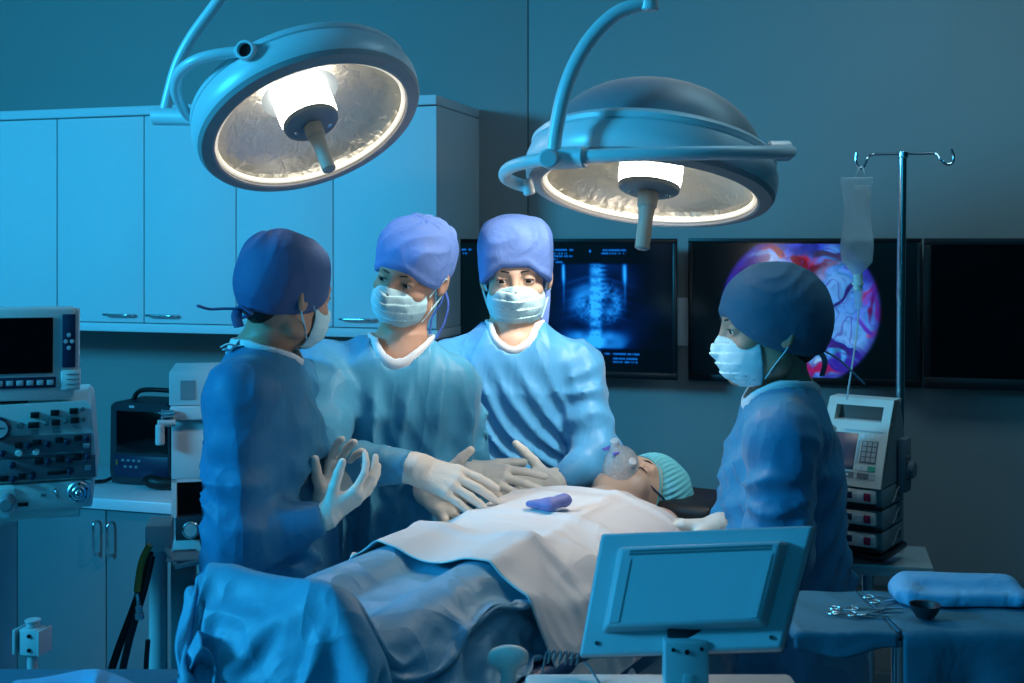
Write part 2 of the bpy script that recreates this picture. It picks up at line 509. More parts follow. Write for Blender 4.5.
    q = np.stack([vid[a[:, 0] - 1, a[:, 1] - 1, a[:, 2]], vid[a[:, 0], a[:, 1] - 1, a[:, 2]], vid[a[:, 0], a[:, 1], a[:, 2]], vid[a[:, 0] - 1, a[:, 1], a[:, 2]]], -1)
    fl = ~ins[a[:, 0], a[:, 1], a[:, 2]]; q[fl] = q[fl][:, ::-1]; Fs.append(q)
    Fq = np.concatenate(Fs)
    Fq = Fq[(Fq >= 0).all(1)]
    return V, Fq

def iso(name, fn, lo, hi, h, material, parent=None, M=None, fine=None, kind=None, label=None, iters=1, margin=0.03):
    """mesh an implicit shape given in local space M; light Laplacian smoothing"""
    fx, fy, fz = fine or (None, None, None)
    V, Fq = isosurf(fn, axis_steps(lo[0], hi[0], h, fx), axis_steps(lo[1], hi[1], h, fy), axis_steps(lo[2], hi[2], h, fz), margin=margin)
    for _ in range(iters):
        S = np.zeros_like(V); c = np.zeros(len(V))
        for a, b in ((0, 1), (1, 2), (2, 3), (3, 0)):
            np.add.at(S, Fq[:, a], V[Fq[:, b]]); np.add.at(c, Fq[:, a], 1)
            np.add.at(S, Fq[:, b], V[Fq[:, a]]); np.add.at(c, Fq[:, b], 1)
        V = V * 0.5 + 0.5 * S / np.maximum(c, 1)[:, None]
    if M is not None:
        Mn = np.array(M); V = V @ Mn[:3, :3].T + Mn[:3, 3]
    return mk(name, V, Fq, material, parent, True, kind, label)

# ================================================================== the room
TH = math.atan(0.30)
WD = Vector((math.cos(TH), -math.sin(TH), 0))      # along the back wall, to the right
WN = Vector((-math.sin(TH), -math.cos(TH), 0))     # out of the back wall, into the room
W0 = Vector((0, 4.2, 0))
UP = Vector((0, 0, 1))
def wp(s, off, z):
    return W0 + WD * s + WN * off + UP * z
def ws(px, py, off):
    """(s, z) on the plane parallel to the back wall, off metres in front of it"""
    u = (px - 512.0) / F
    y = (4.2 - off * math.sqrt(1.09)) / (1 + 0.3 * u)
    p = P(px, py, y)
    return (p - W0).dot(WD), p.z
WM = frame(W0, WD, -WN, UP)     # local: x along the wall, y INTO the wall, z up

def wbox(mb, s0, s1, o0, o1, z0, z1, bev=0.0):
    mb.box(((s0 + s1) / 2, -(o0 + o1) / 2, (z0 + z1) / 2), (abs(s1 - s0), abs(o1 - o0), abs(z1 - z0)), bev)
def WB():
    m = MB(WM); m.yaw = -TH
    return m

# back wall in panels with fine joints
m = WB()
seams = [-3.2, ws(528, 150, 0)[0], 3.2]
for a, b in zip(seams[:-1], seams[1:]):
    wbox(m, a + 0.002, b - 0.002, -0.02, 0, 0, 2.9, 0.0015)
wbox(m, -3.2, 3.2, -0.08, -0.012, 0, 2.9)
m.build('wall_back', M_wall, kind='structure')
m = MB(); m.box((0, 1.6, -0.03), (8.5, 7.4, 0.06)); m.build('floor', M_floor, kind='structure')
m = MB(); m.box((0, 1.6, 2.93), (8.5, 7.4, 0.06)); m.build('ceiling', M_ceil, kind='structure')
m = WB(); wbox(m, -3.2, 3.2, 0, 0.012, 0, 0.1, 0.003); m.build('baseboard_back', M_lam2, kind='structure')

# upper cabinets
OFU = 0.43
zb = ws(0, 320, OFU)[1]; zt = ws(0, 121, OFU)[1]
def bar_handle(parent, s, off, z, L, vertical=False, out=0.028):
    h = WB(); r = 0.0045
    if vertical:
        pts = [(s, -off, z + L / 2), (s, -off - out, z + L / 2 - 0.004), (s, -off - out - 0.003, z), (s, -off - out, z - L / 2 + 0.004), (s, -off, z - L / 2)]
    else:
        pts = [(s - L / 2, -off, z), (s - L / 2 + 0.004, -off - out, z), (s, -off - out - 0.003, z), (s + L / 2 - 0.004, -off - out, z), (s + L / 2, -off, z)]
    h.sweep(pts, r, 10, 5)
    return h.build('handle', M_chrome, parent, 60)
def cabinet(name, doors, z0, z1, dep, handles, hz, vertical, lab, cat, group, m_door, m_body):
    s0, s1 = doors[0], doors[-1]
    c = wp((s0 + s1) / 2, dep / 2, z0)
    r = root(name, c, lab, cat, group)
    b = WB()
    t = 0.018; f = dep - 0.02
    wbox(b, s0 + 0.001, s0 + t, 0.001, f, z0, z1); wbox(b, s1 - t, s1 - 0.001, 0.001, f, z0, z1)
    wbox(b, s0 + t, s1 - t, 0.001, f, z0, z0 + t); wbox(b, s0 + t, s1 - t, 0.001, f, z1 - t, z1); wbox(b, s0 + t, s1 - t, 0.001, 0.012, z0 + t, z1 - t)
    b.build('carcass', m_body, r)
    for i, (a, e) in enumerate(zip(doors[:-1], doors[1:])):
        d = WB(); wbox(d, a + 0.002, e - 0.002, f, dep, z0 + 0.001, z1 - 0.001, 0.002)
        do = d.build('door', m_door, r)
        if handles[i] is not None:
            bar_handle(do, handles[i], dep, hz, 0.11, vertical)
    return r
sx = [ws(x, 320, OFU)[0] for x in (-120, -32, 57, 144, 236, 333, 437)]
hz = ws(122, 315.5, OFU)[1] + 0.004
hs = lambda x: ws(x, 316, OFU)[0]
cabinet('wall_cabinet', sx[0:3], zb, zt, OFU, [sx[1] - 0.09, sx[1] + 0.09], hz, False,
        'white upper wall cabinet above the patient monitor, cut by the left edge of the photo', 'cabinet', 'upper wall cabinets', M_lam, M_lam)
cabinet('wall_cabinet', sx[2:5], zb, zt, OFU, [hs(121), hs(164)], hz, False,
        'white two-door upper cabinet above the black portable machine, two steel bar handles in view', 'cabinet', 'upper wall cabinets', M_lam, M_lam)
cabinet('wall_cabinet', sx[4:7], zb, zt, OFU, [sx[5] - 0.09, sx[5] + 0.09], hz, False,
        'white upper cabinet at the right end of the row, behind the tilted round lamp', 'cabinet', 'upper wall cabinets', M_lam, M_lam)
m = WB(); wbox(m, sx[0], sx[-1], 0.0, OFU + 0.008, zt + 0.003, zt + 0.034, 0.003)
props(m.build('cabinet_top_panel', M_lam), 'long white top panel running along the upper edge of the wall cabinets', 'panel')
m = WB(); wbox(m, sx[0], sx[-1], 0.0, OFU - 0.006, zb - 0.032, zb - 0.002, 0.003)
props(m.build('cabinet_bottom_panel', M_lam), 'long white light rail running along the underside of the wall cabinets', 'panel')

# lower cabinets and worktop
OFL = 0.55
zc = ws(120, 510, OFL + 0.02)[1]
lx = [ws(x, 560, OFL)[0] for x in (-150, -72, 17, 106, 196, 286)]
hz2 = ws(103, 537, OFL)[1]
cabinet('base_cabinet', lx[0:3], 0.08, zc - 0.005, OFL, [lx[1] - 0.04, None], hz2, True,
        'blue-lit base cabinet behind the anaesthesia machine and its stand', 'cabinet', 'base cabinets', M_lam2, M_lam2)
cabinet('base_cabinet', lx[2:5], 0.08, zc - 0.005, OFL, [ws(99, 537, OFL)[0], ws(113, 537, OFL)[0]], hz2, True,
        'blue-lit base cabinet with two upright bar handles below the black portable machine', 'cabinet', 'base cabinets', M_lam2, M_lam2)
m = WB(); wbox(m, lx[0], lx[4], 0.0, OFL - 0.05, 0.0, 0.078)
m.build('trim_1', M_lam2, kind='structure')
m = WB(); wbox(m, lx[0] - 0.01, lx[4] + 0.01, 0.0, OFL + 0.02, zc - 0.003, zc + 0.034, 0.004)
props(m.build('worktop', M_counter), 'pale worktop over the base cabinets, carrying the black portable machine', 'worktop')

# ------------------------------------------------------------------ wall screens
def vcol_mat(name, strength, rough=0.15):
    m = bpy.data.materials.new(name); m.use_nodes = True
    nt = m.node_tree; b = nt.nodes['Principled BSDF']
    b.inputs['Base Color'].default_value = (0.004, 0.005, 0.006, 1); b.inputs['Roughness'].default_value = rough
    a = nt.nodes.new('ShaderNodeAttribute'); a.attribute_name = 'picture'
    nt.links.new(a.outputs['Color'], b.inputs['Emission Color'])
    b.inputs['Emission Strength'].default_value = strength
    return m
def picture_grid(name, s0, s1, z0, z1, off, nx, ny, fn, material, parent):
    """a flat panel of nx x ny points whose emitted picture is fn(u, v) -> rgb (linear), u right, v down"""
    u = np.linspace(0, 1, nx); v = np.linspace(0, 1, ny)
    U, V = np.meshgrid(u, v, indexing='ij')
    pts = np.array(W0)[None, None] + np.array(WD) * (s0 + (s1 - s0) * U)[..., None] + np.array(WN) * off + np.array(UP) * (z1 + (z0 - z1) * V)[..., None]
    idx = np.arange(nx * ny).reshape(nx, ny)
    fc = np.stack([idx[:-1, :-1], idx[:-1, 1:], idx[1:, 1:], idx[1:, :-1]], -1).reshape(-1, 4)
    o = mk(name, pts.reshape(-1, 3), fc, material, parent, False)
    c = np.clip(fn(U, V), 0, 1).reshape(-1, 3)
    at = o.data.color_attributes.new('picture', 'FLOAT_COLOR', 'POINT')
    at.data.foreach_set('color', np.concatenate([c, np.ones((len(c), 1))], 1).astype(np.float32).ravel())
    return o
def G(x, c, w): return np.exp(-((x - c) / w) ** 2)
def box01(x, a, b, e=0.004): return 1 / (1 + np.exp(-(x - a) / e)) * 1 / (1 + np.exp((x - b) / e))

def xray(U, V):
    # picture pixels of the photograph's frame: x 440..677, y 238..380 stand in for units
    x = 459 + U * 216; y = 243 + V * 132
    n = vnoise(x * 0.16, y * 0.16, x * 0 + 3.3); n2 = vnoise(x * 0.45, y * 0.45, x * 0 + 9.1); n3 = vnoise(x * 0.06, y * 0.06, x * 0)
    L = np.zeros_like(x)
    clip = box01(y, 265, 351.5, 0.5)
    sp = box01(x, 593.5, 604, 0.9)
    vert = 0.75 + 0.25 * np.sin(y * 2 * math.pi / 9.0) + 0.25 * n2
    L += sp * vert * (0.75 + 0.2 * box01(y, 262, 315, 6)) * clip
    L += box01(x, 603, 608, 1.2) * (0.35 + 0.25 * np.sin(y * 1.35)) * box01(y, 262, 300, 3) * clip
    for cx, w in ((565.8, 1.5), (627.5, 1.9)):
        L += G(x, cx + (y - 265) * 0.015, w) * box01(y, 264, 283, 2.0) * 0.95 * clip
        L += G(x, cx + 0.6, 1.0) * box01(y, 275, 300, 6) * 0.35 * clip
    # soft tissue and ribs
    arc = np.abs(np.sqrt(((x - 604) / 1.0) ** 2 + ((y - 325) / 1.15) ** 2) - 32)
    L += G(arc, 0, 8) * box01(x, 574, 601, 3) * box01(y, 284, 312, 4) * (0.5 + 0.2 * n) * clip
    L += G(np.sqrt(((x - 590) / 12) ** 2 + ((y - 310) / 16) ** 2), 0.3, 0.6) * (0.42 + 0.3 * n2) * clip
    L += G(np.sqrt(((x - 611) / 12) ** 2 + ((y - 305) / 16) ** 2), 0.7, 0.5) * (0.42 + 0.3 * n2) * clip
    for k in range(5):
        yy = 290 + k * 9 + 0.3 * np.abs(x - 598)
        L += G(y, yy - 14, 1.6) * box01(x, 572, 626, 5) * 0.10 * clip
    for cx, cy, rr in ((606, 303, 2.6), (615, 292, 3.2), (607, 318, 3.4), (612, 301, 2.2), (590, 304, 2.2)):
        L *= 1 - 0.75 * np.exp(-(((x - cx) ** 2 + (y - cy) ** 2) / rr ** 2))
    # pelvis
    pel = G(np.sqrt(((x - 582) / 17) ** 2 + ((y - 345) / 11) ** 2), 0.5, 0.55) + G(np.sqrt(((x - 613) / 17) ** 2 + ((y - 345) / 11) ** 2), 0.4, 0.6)
    lowcut = 1 / (1 + np.exp((np.abs(x - 599) - (42 - (y - 335) * 0.85)) / 1.5))
    L += pel * box01(y, 331, 360, 1.8) * (0.62 + 0.22 * n) * lowcut * clip
    L += box01(x, 592, 605, 1.2) * box01(y, 336, 352, 2) * (0.4 + 0.5 * n2) * clip
    L += 0.05 * G(x, 600, 40) * (1 + n3) * clip
    # small printed lines (unreadable in the photograph)
    def line(x0, x1, y0, s):
        return box01(x, x0, x1, 0.3) * G(y, y0, 0.9) * (vnoise(x * 1.1 + s, x * 0 + y0, x * 0) > -0.35) * 0.55
    for a in ((443, 470, 250, 1), (443, 465, 254, 2), (556, 576, 250.3, 3), (556, 571, 254, 4), (556, 575, 256.8, 5), (556, 560, 260, 6), (558, 565, 263, 7),
              (604.5, 629, 250.5, 8), (604.5, 628.5, 253.8, 9), (607, 613, 357, 10), (616, 643, 357, 11), (616, 643, 361.8, 12), (616, 643, 365.2, 13)):
        L += line(*a)
    for cx, cy in ((593, 251.5), (603, 355.5), (603.2, 363)):
        L += G(x, cx, 0.9) * G(y, cy, 1.3) * 0.9
    L = np.clip(L, 0, 1.1)
    c = np.stack([0.02 * L ** 2.0, 0.40 * L ** 1.4, 1.15 * L ** 1.0], -1)
    # glass tint
    c += np.array([0.000, 0.0035, 0.006]) * (1.3 - 1.0 * U[..., None])
    return c

def scope(U, V):
    x = 690 + U * 231; y = 242 + V * 143
    q = x * 0 + 1.7
    wx = x + 7 * vnoise(x * 0.07, y * 0.07, q); wy = y + 7 * vnoise(x * 0.07, y * 0.07, q + 5)
    n = vnoise(wx * 0.045, wy * 0.045, q + 1); n2 = vnoise(wx * 0.11, wy * 0.11, q + 2); n3 = vnoise(wx * 0.3, wy * 0.3, q)
    r = np.sqrt((x - 803) ** 2 + (y - 313) ** 2)
    circ = 1 / (1 + np.exp((r - 81) / 0.7)) * (y > 243.5)
    base = np.stack([0.03 + 0.04 * np.clip(n2 * 3, 0, 1), 0.22 + 0.22 * n, 0.88 + 0.1 * n], -1)
    base = base * (0.45 + 0.55 * np.clip(n2 * 2.0 + 0.8, 0, 1))[..., None]
    def blend(c, m):
        nonlocal base
        base = base * (1 - m[..., None]) + np.array(c) * m[..., None]
    def blob(cx, cy, rx, ry, ang=0, soft=0.07, wob=0.5):
        ca, sa = math.cos(ang), math.sin(ang)
        dx = (wx - cx) * ca + (wy - cy) * sa; dy = -(wx - cx) * sa + (wy - cy) * ca
        d = np.sqrt((dx / rx) ** 2 + (dy / ry) ** 2) + wob * n2 + 0.12 * n3
        return 1 / (1 + np.exp((d - 1) / soft))
    # deep blue-violet edges, red tissue, pale highlights
    blend((0.02, 0.015, 0.45), blob(737, 262, 26, 14, 0.0)); blend((0.10, 0.01, 0.16), blob(745, 272, 20, 8, -0.3))
    blend((0.02, 0.03, 0.55), blob(730, 285, 10, 16))
    blend((0.10, 0.03, 0.50), blob(795, 285, 30, 16, 0.5)); blend((0.16, 0.42, 1.0), blob(770, 262, 12, 6, 0.2, 0.3))
    blend((0.30, 0.01, 0.05), blob(775, 252, 18, 4.5, 0.35)); blend((0.32, 0.005, 0.03), blob(812, 267, 26, 11, 0.15))
    blend((0.10, 0.0, 0.015), blob(820, 268, 15, 7, -0.2)); blend((0.30, 0.02, 0.16), blob(806, 286, 12, 8, 0.9))
    blend((0.04, 0.03, 0.10), blob(845, 256, 24, 5, 0.15)); blend((0.12, 0.40, 0.95), blob(832, 288, 12, 16, 0.6, 0.3))
    blend((0.08, 0.34, 0.95), blob(845, 318, 20, 22, 0.7, 0.4)); blend((0.30, 0.01, 0.12), blob(877, 292, 9, 20, 0.5))
    blend((0.14, 0.08, 0.60), blob(872, 300, 4, 14, 0.4)); blend((0.28, 0.0, 0.08), blob(884, 315, 6, 14, 0.0))
    blend((0.40, 0.02, 0.06), blob(877, 343, 5, 7, 0.0)); blend((0.14, 0.42, 1.0), blob(855, 340, 20, 10, 0.5, 0.4))
    blend((0.16, 0.01, 0.30), blob(820, 324, 8, 10, 0.2)); blend((0.02, 0.02, 0.30), blob(850, 355, 26, 5, 0.5))
    blend((0.30, 0.01, 0.12), blob(815, 375, 30, 7, 0.1)); blend((0.03, 0.02, 0.40), blob(848, 372, 28, 6, 0.1))
    blend((0.30, 0.60, 1.0), blob(822, 366, 6, 4, 0.6, 0.2)); blend((0.10, 0.03, 0.55), blob(870, 332, 3, 16, -0.6))
    blend((0.16, 0.0, 0.03), blob(772, 250, 20, 3.5, 0.30)); blend((0.14, 0.0, 0.02), blob(806, 262, 16, 6, 0.5)); blend((0.03, 0.01, 0.25), blob(752, 268, 16, 5, -0.4))
    blend((0.12, 0.01, 0.10), blob(878, 300, 3.5, 22, 0.3)); blend((0.03, 0.02, 0.22), blob(838, 352, 22, 3.5, 0.6)); blend((0.02, 0.02, 0.2), blob(842, 300, 2.2, 18, 0.7))
    vein = np.clip(1 - np.abs(vnoise(wx * 0.09, wy * 0.09, q + 11)) * 9, 0, 1) * (n > -0.2)
    blend((0.05, 0.03, 0.40), vein * 0.75)
    base = base * (1 - 0.30 * np.clip(n3 + 0.2, 0, 1))[..., None]
    blend((0.03, 0.02, 0.35), np.clip(G(r, 80, 6) * 0.8, 0, 1))
    return np.clip(base, 0, 1) * circ[..., None] + np.array([0.0, 0.0022, 0.004]) * (1 - circ[..., None])

M_xray = vcol_mat('xray_picture', 1.0)
M_scope = vcol_mat('operation_picture', 0.85)

def wall_screen(x0, x1, ytop, ybot, off, lab, fn=None, pm=None, nx=0, ny=0, bz=0.014):
    s0 = ws(x0, ytop, off)[0]; s1 = ws(x1, ytop, off)[0]
    xm = (x0 + x1) / 2
    xr = min(x1, 1024)
    z1 = ws(xr, ytop, off)[1]; z0 = ws(xr, ybot, off)[1]
    r = root('wall_screen', wp((s0 + s1) / 2, off / 2, z0), lab, 'screen', 'large wall screens')
    h = WB(); wbox(h, s0 + 0.01, s1 - 0.01, max(0.012, off - 0.055), off - 0.012, z0 + 0.01, z1 - 0.01, 0.006); h.build('housing', M_black, r)
    w = WB(); wbox(w, (s0 + s1) / 2 - 0.15, (s0 + s1) / 2 + 0.15, 0.0, max(0.014, off - 0.05), z0 + 0.2, z1 - 0.2); w.build('wall_bracket', M_black, r)
    b = WB()
    for (a, c, e, g) in ((s0, s1, z1 - bz, z1), (s0, s1, z0, z0 + bz * 1.6), (s0, s0 + bz, z0 + bz * 1.6, z1 - bz), (s1 - bz, s1, z0 + bz * 1.6, z1 - bz)):
        wbox(b, a, c, off - 0.014, off, e, g, 0.002)
    b.build('bezel', M_black, r)
    if fn:
        picture_grid('display', s0 + bz, s1 - bz, z0 + bz * 1.6, z1 - bz, off - 0.005, nx, ny, fn, pm, r)
    else:
        d = WB(); wbox(d, s0 + bz, s1 - bz, off - 0.013, off - 0.005, z0 + bz * 1.6, z1 - bz); d.build('display', M_screen, r)
    return r
wall_screen(457, 677, 238.5, 380.5, 0.20, 'black wall screen showing a blue x-ray of a spine', xray, M_xray, 560, 320)
wall_screen(688, 922, 238, 388, 0.06, 'black wall screen showing a round colour picture of an operation', scope, M_scope, 420, 260)
wall_screen(924, 1180, 238, 391.5, 0.10, 'dark switched-off wall screen at the right, behind the drip pole', None, bz=0.022)
m = WB()
s_, z_ = ws(683, 320, 0.0)
wbox(m, s_ - 0.05, s_ + 0.06, 0, 0.02, z_ - 0.085, z_ + 0.075, 0.003)
props(m.build('wall_plate', M_lam), 'pale rectangular wall plate in the gap between the x-ray screen and the operation screen', 'wall plate')

# ================================================================== surgical lamps
CEIL = 2.9
def surgical_lamp(name, px, py, D, a_img, ratio, lab, dome, lights, hsc=1.0):
    """a_img: picture angle (deg) in which the light's face points (0 = straight down, + = to the right); ratio = cos(angle to viewer)"""
    C = P(px, py, D)
    ray = (C - Vector((0, 0, EYE))).normalized()
    v = -ray
    right = Vector((1, 0, 0)); right = (right - v * right.dot(v)).normalized()
    up = v.cross(right).normalized()
    if up.z < 0: up = -up
    a = math.radians(a_img); s = math.sqrt(1 - ratio * ratio)
    n = (v * ratio + (right * math.sin(a) - up * math.cos(a)) * s).normalized()   # the way it shines
    h = -n
    x = right - h * right.dot(h); x.normalize(); y = h.cross(x)
    T = frame(C, x, y, h * hsc)
    r = root(name, C, lab, 'surgical lamp', 'ceiling surgical lamps')
    R = 0.212
    # housing band
    m = MB(T); m.lathe([(R + 0.031, 0.004), (R + 0.037, 0.012), (R + 0.040, 0.030), (R + 0.040, 0.042), (R + 0.034, 0.062), (R + 0.030, 0.065), (R + 0.022, 0.065), (R + 0.022, 0.03), (R + 0.02, 0.0)], 96, closed=True)
    m.build('housing_band', M_lampmet, r, 30)
    m = MB(T); m.lathe([(R + 0.020, 0.061), (R + 0.033, 0.0685), (R + 0.034, 0.077), (R + 0.026, 0.086), (R + 0.008, 0.094), (R + 0.0, 0.092), (R + 0.006, 0.084), (R + 0.018, 0.069)], 96, closed=True)
    m.build('dome_ring', M_lampmet, r, 30)
    prof = [(R + 0.006, 0.088)]
    for k in range(1, 15):
        t = k / 14 * math.pi / 2
        prof.append(((R + 0.004) * math.cos(t) ** 0.9 if k < 14 else 0.0, 0.088 + dome * math.sin(t) ** 1.15))
    m = MB(T); m.lathe(prof, 96); m.build('dome', M_lampdome, r, 50)
    # rim around the glass
    m = MB(T); m.lathe([(R + 0.001, 0.006), (R + 0.003, -0.007), (R + 0.008, -0.009), (R + 0.030, -0.003), (R + 0.036, 0.006), (R + 0.030, 0.012), (R + 0.004, 0.010)], 96, closed=True)
    m.build('face_rim', M_lamprim, r, 30)
    # reflector bowl
    prof = []
    for k in range(15):
        t = k / 14
        prof.append((R * math.cos(t * math.pi / 2 * 0.86), 0.004 + 0.092 * math.sin(t * math.pi / 2 * 0.86)))
    vs = []; fs = []
    m = MB(T)
    seg = 72; n_ = len(prof)
    for (rr, hh) in prof:
        for k in range(seg):
            an = 2 * math.pi * k / seg
            f = 1 + 0.006 * (k % 2)
            vs.append((rr * f * math.cos(an), rr * f * math.sin(an), hh))
    for i in range(n_ - 1):
        for k in range(seg):
            k2 = (k + 1) % seg
            fs.append((i * seg + k, i * seg + k2, (i + 1) * seg + k2, (i + 1) * seg + k))
    fs.append(tuple((n_ - 1) * seg + k for k in range(seg)))
    m.add(vs, fs); m.build('reflector', M_reflect, r, 10)
    m = MB(T); m.lathe([(R - 0.006, 0.008), (R - 0.005, 0.000), (R + 0.001, 0.000), (R + 0.001, 0.008)], 96, closed=True)
    m.build('glass_edge', M_glow, r, 30)
    # diffuser cylinder with its disc and grip
    m = MB(T); m.lathe([(0.062, 0.016), (0.064, 0.030), (0.064, 0.088), (0.05, 0.091)], 48); m.build('diffuser', M_bulb, r, 30)
    m = MB(T); m.lathe([(0.0, 0.000), (0.052, 0.000), (0.060, 0.004), (0.062, 0.013), (0.0, 0.013)][1:], 48); hub = m.build('hub_disc', M_lampdome, r, 30)
    for (qx, qy) in ((0.038, 0.012), (-0.036, 0.012)):
        m = MB(T); m.lathe([(0.005, -0.003), (0.006, 0.0), (0.006, 0.002)], 16, Matrix.Translation((qx, qy, 0))); m.build('screw', M_chrome, hub, 30)
    m = MB(T); m.lathe([(0.012, -0.118), (0.015, -0.116), (0.0145, -0.06), (0.017, -0.034), (0.020, -0.030), (0.021, -0.001), (0.014, 0.0)], 32); m.build('handle', M_handle, r, 30)
    m = MB(T); m.lathe([(0.0, -0.119), (0.010, -0.1195), (0.010, -0.116)][1:], 24); m.build('handle_tip', M_lamprim, r, 30)
    # its own beam; an entry with an aim is added spill
    for kind, pw, off, rad, cone, aim in lights:
        l = bpy.data.lights.new(name + '_beam_or_spill', kind)
        l.energy = pw; l.color = (1.0, 0.88, 0.76); l.shadow_soft_size = rad
        l.spot_size = math.radians(cone); l.spot_blend = 0.9
        o = bpy.data.objects.new(name + '_beam_or_spill', l); COL.objects.link(o)
        o.location = C + n * off; o.rotation_euler = (Vector(aim) if aim else n).to_track_quat('-Z', 'Y').to_euler()
    return r, T, C, h

# lamp over the cabinets (left)
L1, T1, C1, h1 = surgical_lamp('surgical_lamp', 312.5, 126, 2.6, 20, 0.54,
    'round tilted surgical lamp in front of the wall cabinets, bright face and short beige grip', 0.060, (('SPOT', 6.5, 0.19, 0.06, 75, None),), 1.0)
def arm_tube(parent, name, pts, r, mat_, seg=16):
    m = MB(); m.sweep(pts, r, seg, 8); return m.build(name, mat_, parent, 60)
# joint, arm, curved yoke, open socket
m = MB(); m.cyl(P(153, 116.5, 2.62), P(196, 117, 2.60), 0.019, 32, bev=0.004); m.build('joint', M_lampmet, L1, 30)
arm_tube(L1, 'arm', [P(165, 112, 2.62), P(168, 98, 2.62), P(177, 66, 2.61), P(190, 40, 2.60), P(210, 12, 2.59), P(238, -22, 2.58), P(285, -48, 2.57), P(340, -58, 2.57)], 0.0125, M_lampmet)
arm_tube(L1, 'yoke', [P(189, 116, 2.58), P(183, 108, 2.53), P(176, 92, 2.48), P(178, 75, 2.44), P(192, 62, 2.41), P(214, 55, 2.40), P(240, 51.5, 2.40)], 0.0115, M_lampmet)
a_, b_ = P(244, 49.5, 2.375), P(256, 58, 2.445)
m = MB()
dd = (b_ - a_); Tm = Matrix.Translation(a_) @ dd.to_track_quat('Z', 'Y').to_matrix().to_4x4()
L_ = dd.length
m.lathe([(0.0145, 0.0), (0.0185, 0.0), (0.0205, 0.003), (0.0215, L_), (0.0005, L_), (0.0005, 0.03), (0.0145, 0.03)], 32, Tm, closed=True)
sk = m.build('pivot_socket', M_lampmet, L1, 30)
m = MB(); m.lathe([(0.0143, 0.012), (0.0143, 0.028)], 24, Tm); m.build('socket_plug', M_black, sk, 30)
m = MB(); m.cyl(P(340, -58, 2.57), Vector((P(340, -58, 2.57).x, 2.57, CEIL - 0.03)), 0.02, 24); m.build('ceiling_pole', M_lampmet, L1, 30)
m = MB(); m.cyl(Vector((P(340, -58, 2.57).x, 2.57, CEIL - 0.04)), Vector((P(340, -58, 2.57).x, 2.57, CEIL)), 0.09, 32, bev=0.01); m.build('ceiling_mount', M_lampmet, L1, 30)

# lamp in front of the screens (right)
L2, T2, C2, h2 = surgical_lamp('surgical_lamp', 648.5, 192, 2.4, -6, 0.29,
    'round surgical lamp with grey dome and level half-ring yoke, above the x-ray screen', 0.132, (('SPOT', 5.2, 0.19, 0.06, 150, None), ('SPOT', 3, 0.17, 0.03, 150, (-0.42, 0.74, -0.30))))  # second spot is added spill toward the surgeons, outside the lamp's own beam
yk = []
for phi, py, rr in ((3, 151, 0.276), (18, 152, 0.276), (36, 152.5, 0.276), (55, 152.5, 0.277), (75, 153, 0.278), (95, 154, 0.280), (115, 156, 0.283), (130, 158, 0.286), (144, 161, 0.290), (156, 165.5, 0.293), (167, 171, 0.292)):
    ph = math.radians(phi); xx = C2.x + rr * math.cos(ph); dd_ = 2.4 - rr * math.sin(ph)
    yk.append(Vector((xx, dd_, EYE - (py - HOR) * dd_ / F)))
yk += [P(506, 178, 2.37), P(518, 184, 2.39), P(530, 187, 2.385)]
arm_tube(L2, 'yoke', yk, 0.0125, M_lampmet)
m = MB(); m.cyl(P(768, 151, 2.39), P(791, 151, 2.39), 0.0205, 32, bev=0.004); m.build('pivot_socket', M_lampmet, L2, 30)
m = MB(); m.cyl(P(547, 158.8, 2.185), P(586, 157, 2.15), 0.020, 32, bev=0.003); m.build('joint', M_lampmet, L2, 30)
m = MB(); m.cyl(P(548, 158.5, 2.13), P(549, 158.5, 2.18), 0.0175, 32, bev=0.003); m.build('joint_cap', M_lampmet, L2, 30)
m = MB(); m.cyl(P(526, 179, 2.385), P(530, 195, 2.385), 0.012, 24, bev=0.003); m.build('pivot_pin', M_lampmet, L2, 30)
arm_tube(L2, 'arm', [P(553, 153, 2.17), P(556, 130, 2.17), P(564, 93, 2.17), P(576, 62, 2.17), P(594, 34, 2.17), P(617, 13, 2.17), P(643, 3, 2.17)], 0.0135, M_lampmet)
m = MB(); m.cyl(P(649, 11, 2.17), P(649, -6, 2.17), 0.0175, 32, bev=0.003); m.build('arm_socket', M_lampmet, L2, 30)
px_ = P(649, -6, 2.17)
m = MB(); m.cyl(px_, Vector((px_.x, px_.y, CEIL - 0.03)), 0.0165, 24); m.build('ceiling_pole', M_lampmet, L2, 30)
m = MB(); m.cyl(Vector((px_.x, px_.y, CEIL - 0.04)), Vector((px_.x, px_.y, CEIL)), 0.09, 32, bev=0.01); m.build('ceiling_mount', M_lampmet, L2, 30)

# ================================================================== people
def rotz(a): return Matrix.Rotation(a, 3, 'Z')
def head_matrix(c, yaw, pitch, roll, S):
    R = rotz(math.radians(yaw - 90)) @ Matrix.Rotation(math.radians(pitch), 3, 'X') @ Matrix.Rotation(math.radians(roll), 3, 'Y')
    M = (R * S).to_4x4(); M.translation = c
    return M
def to_local(Q, M):
    Mi = np.array(M.inverted(), dtype=np.float32)
    return Q @ Mi[:3, :3].T + Mi[:3, 3]

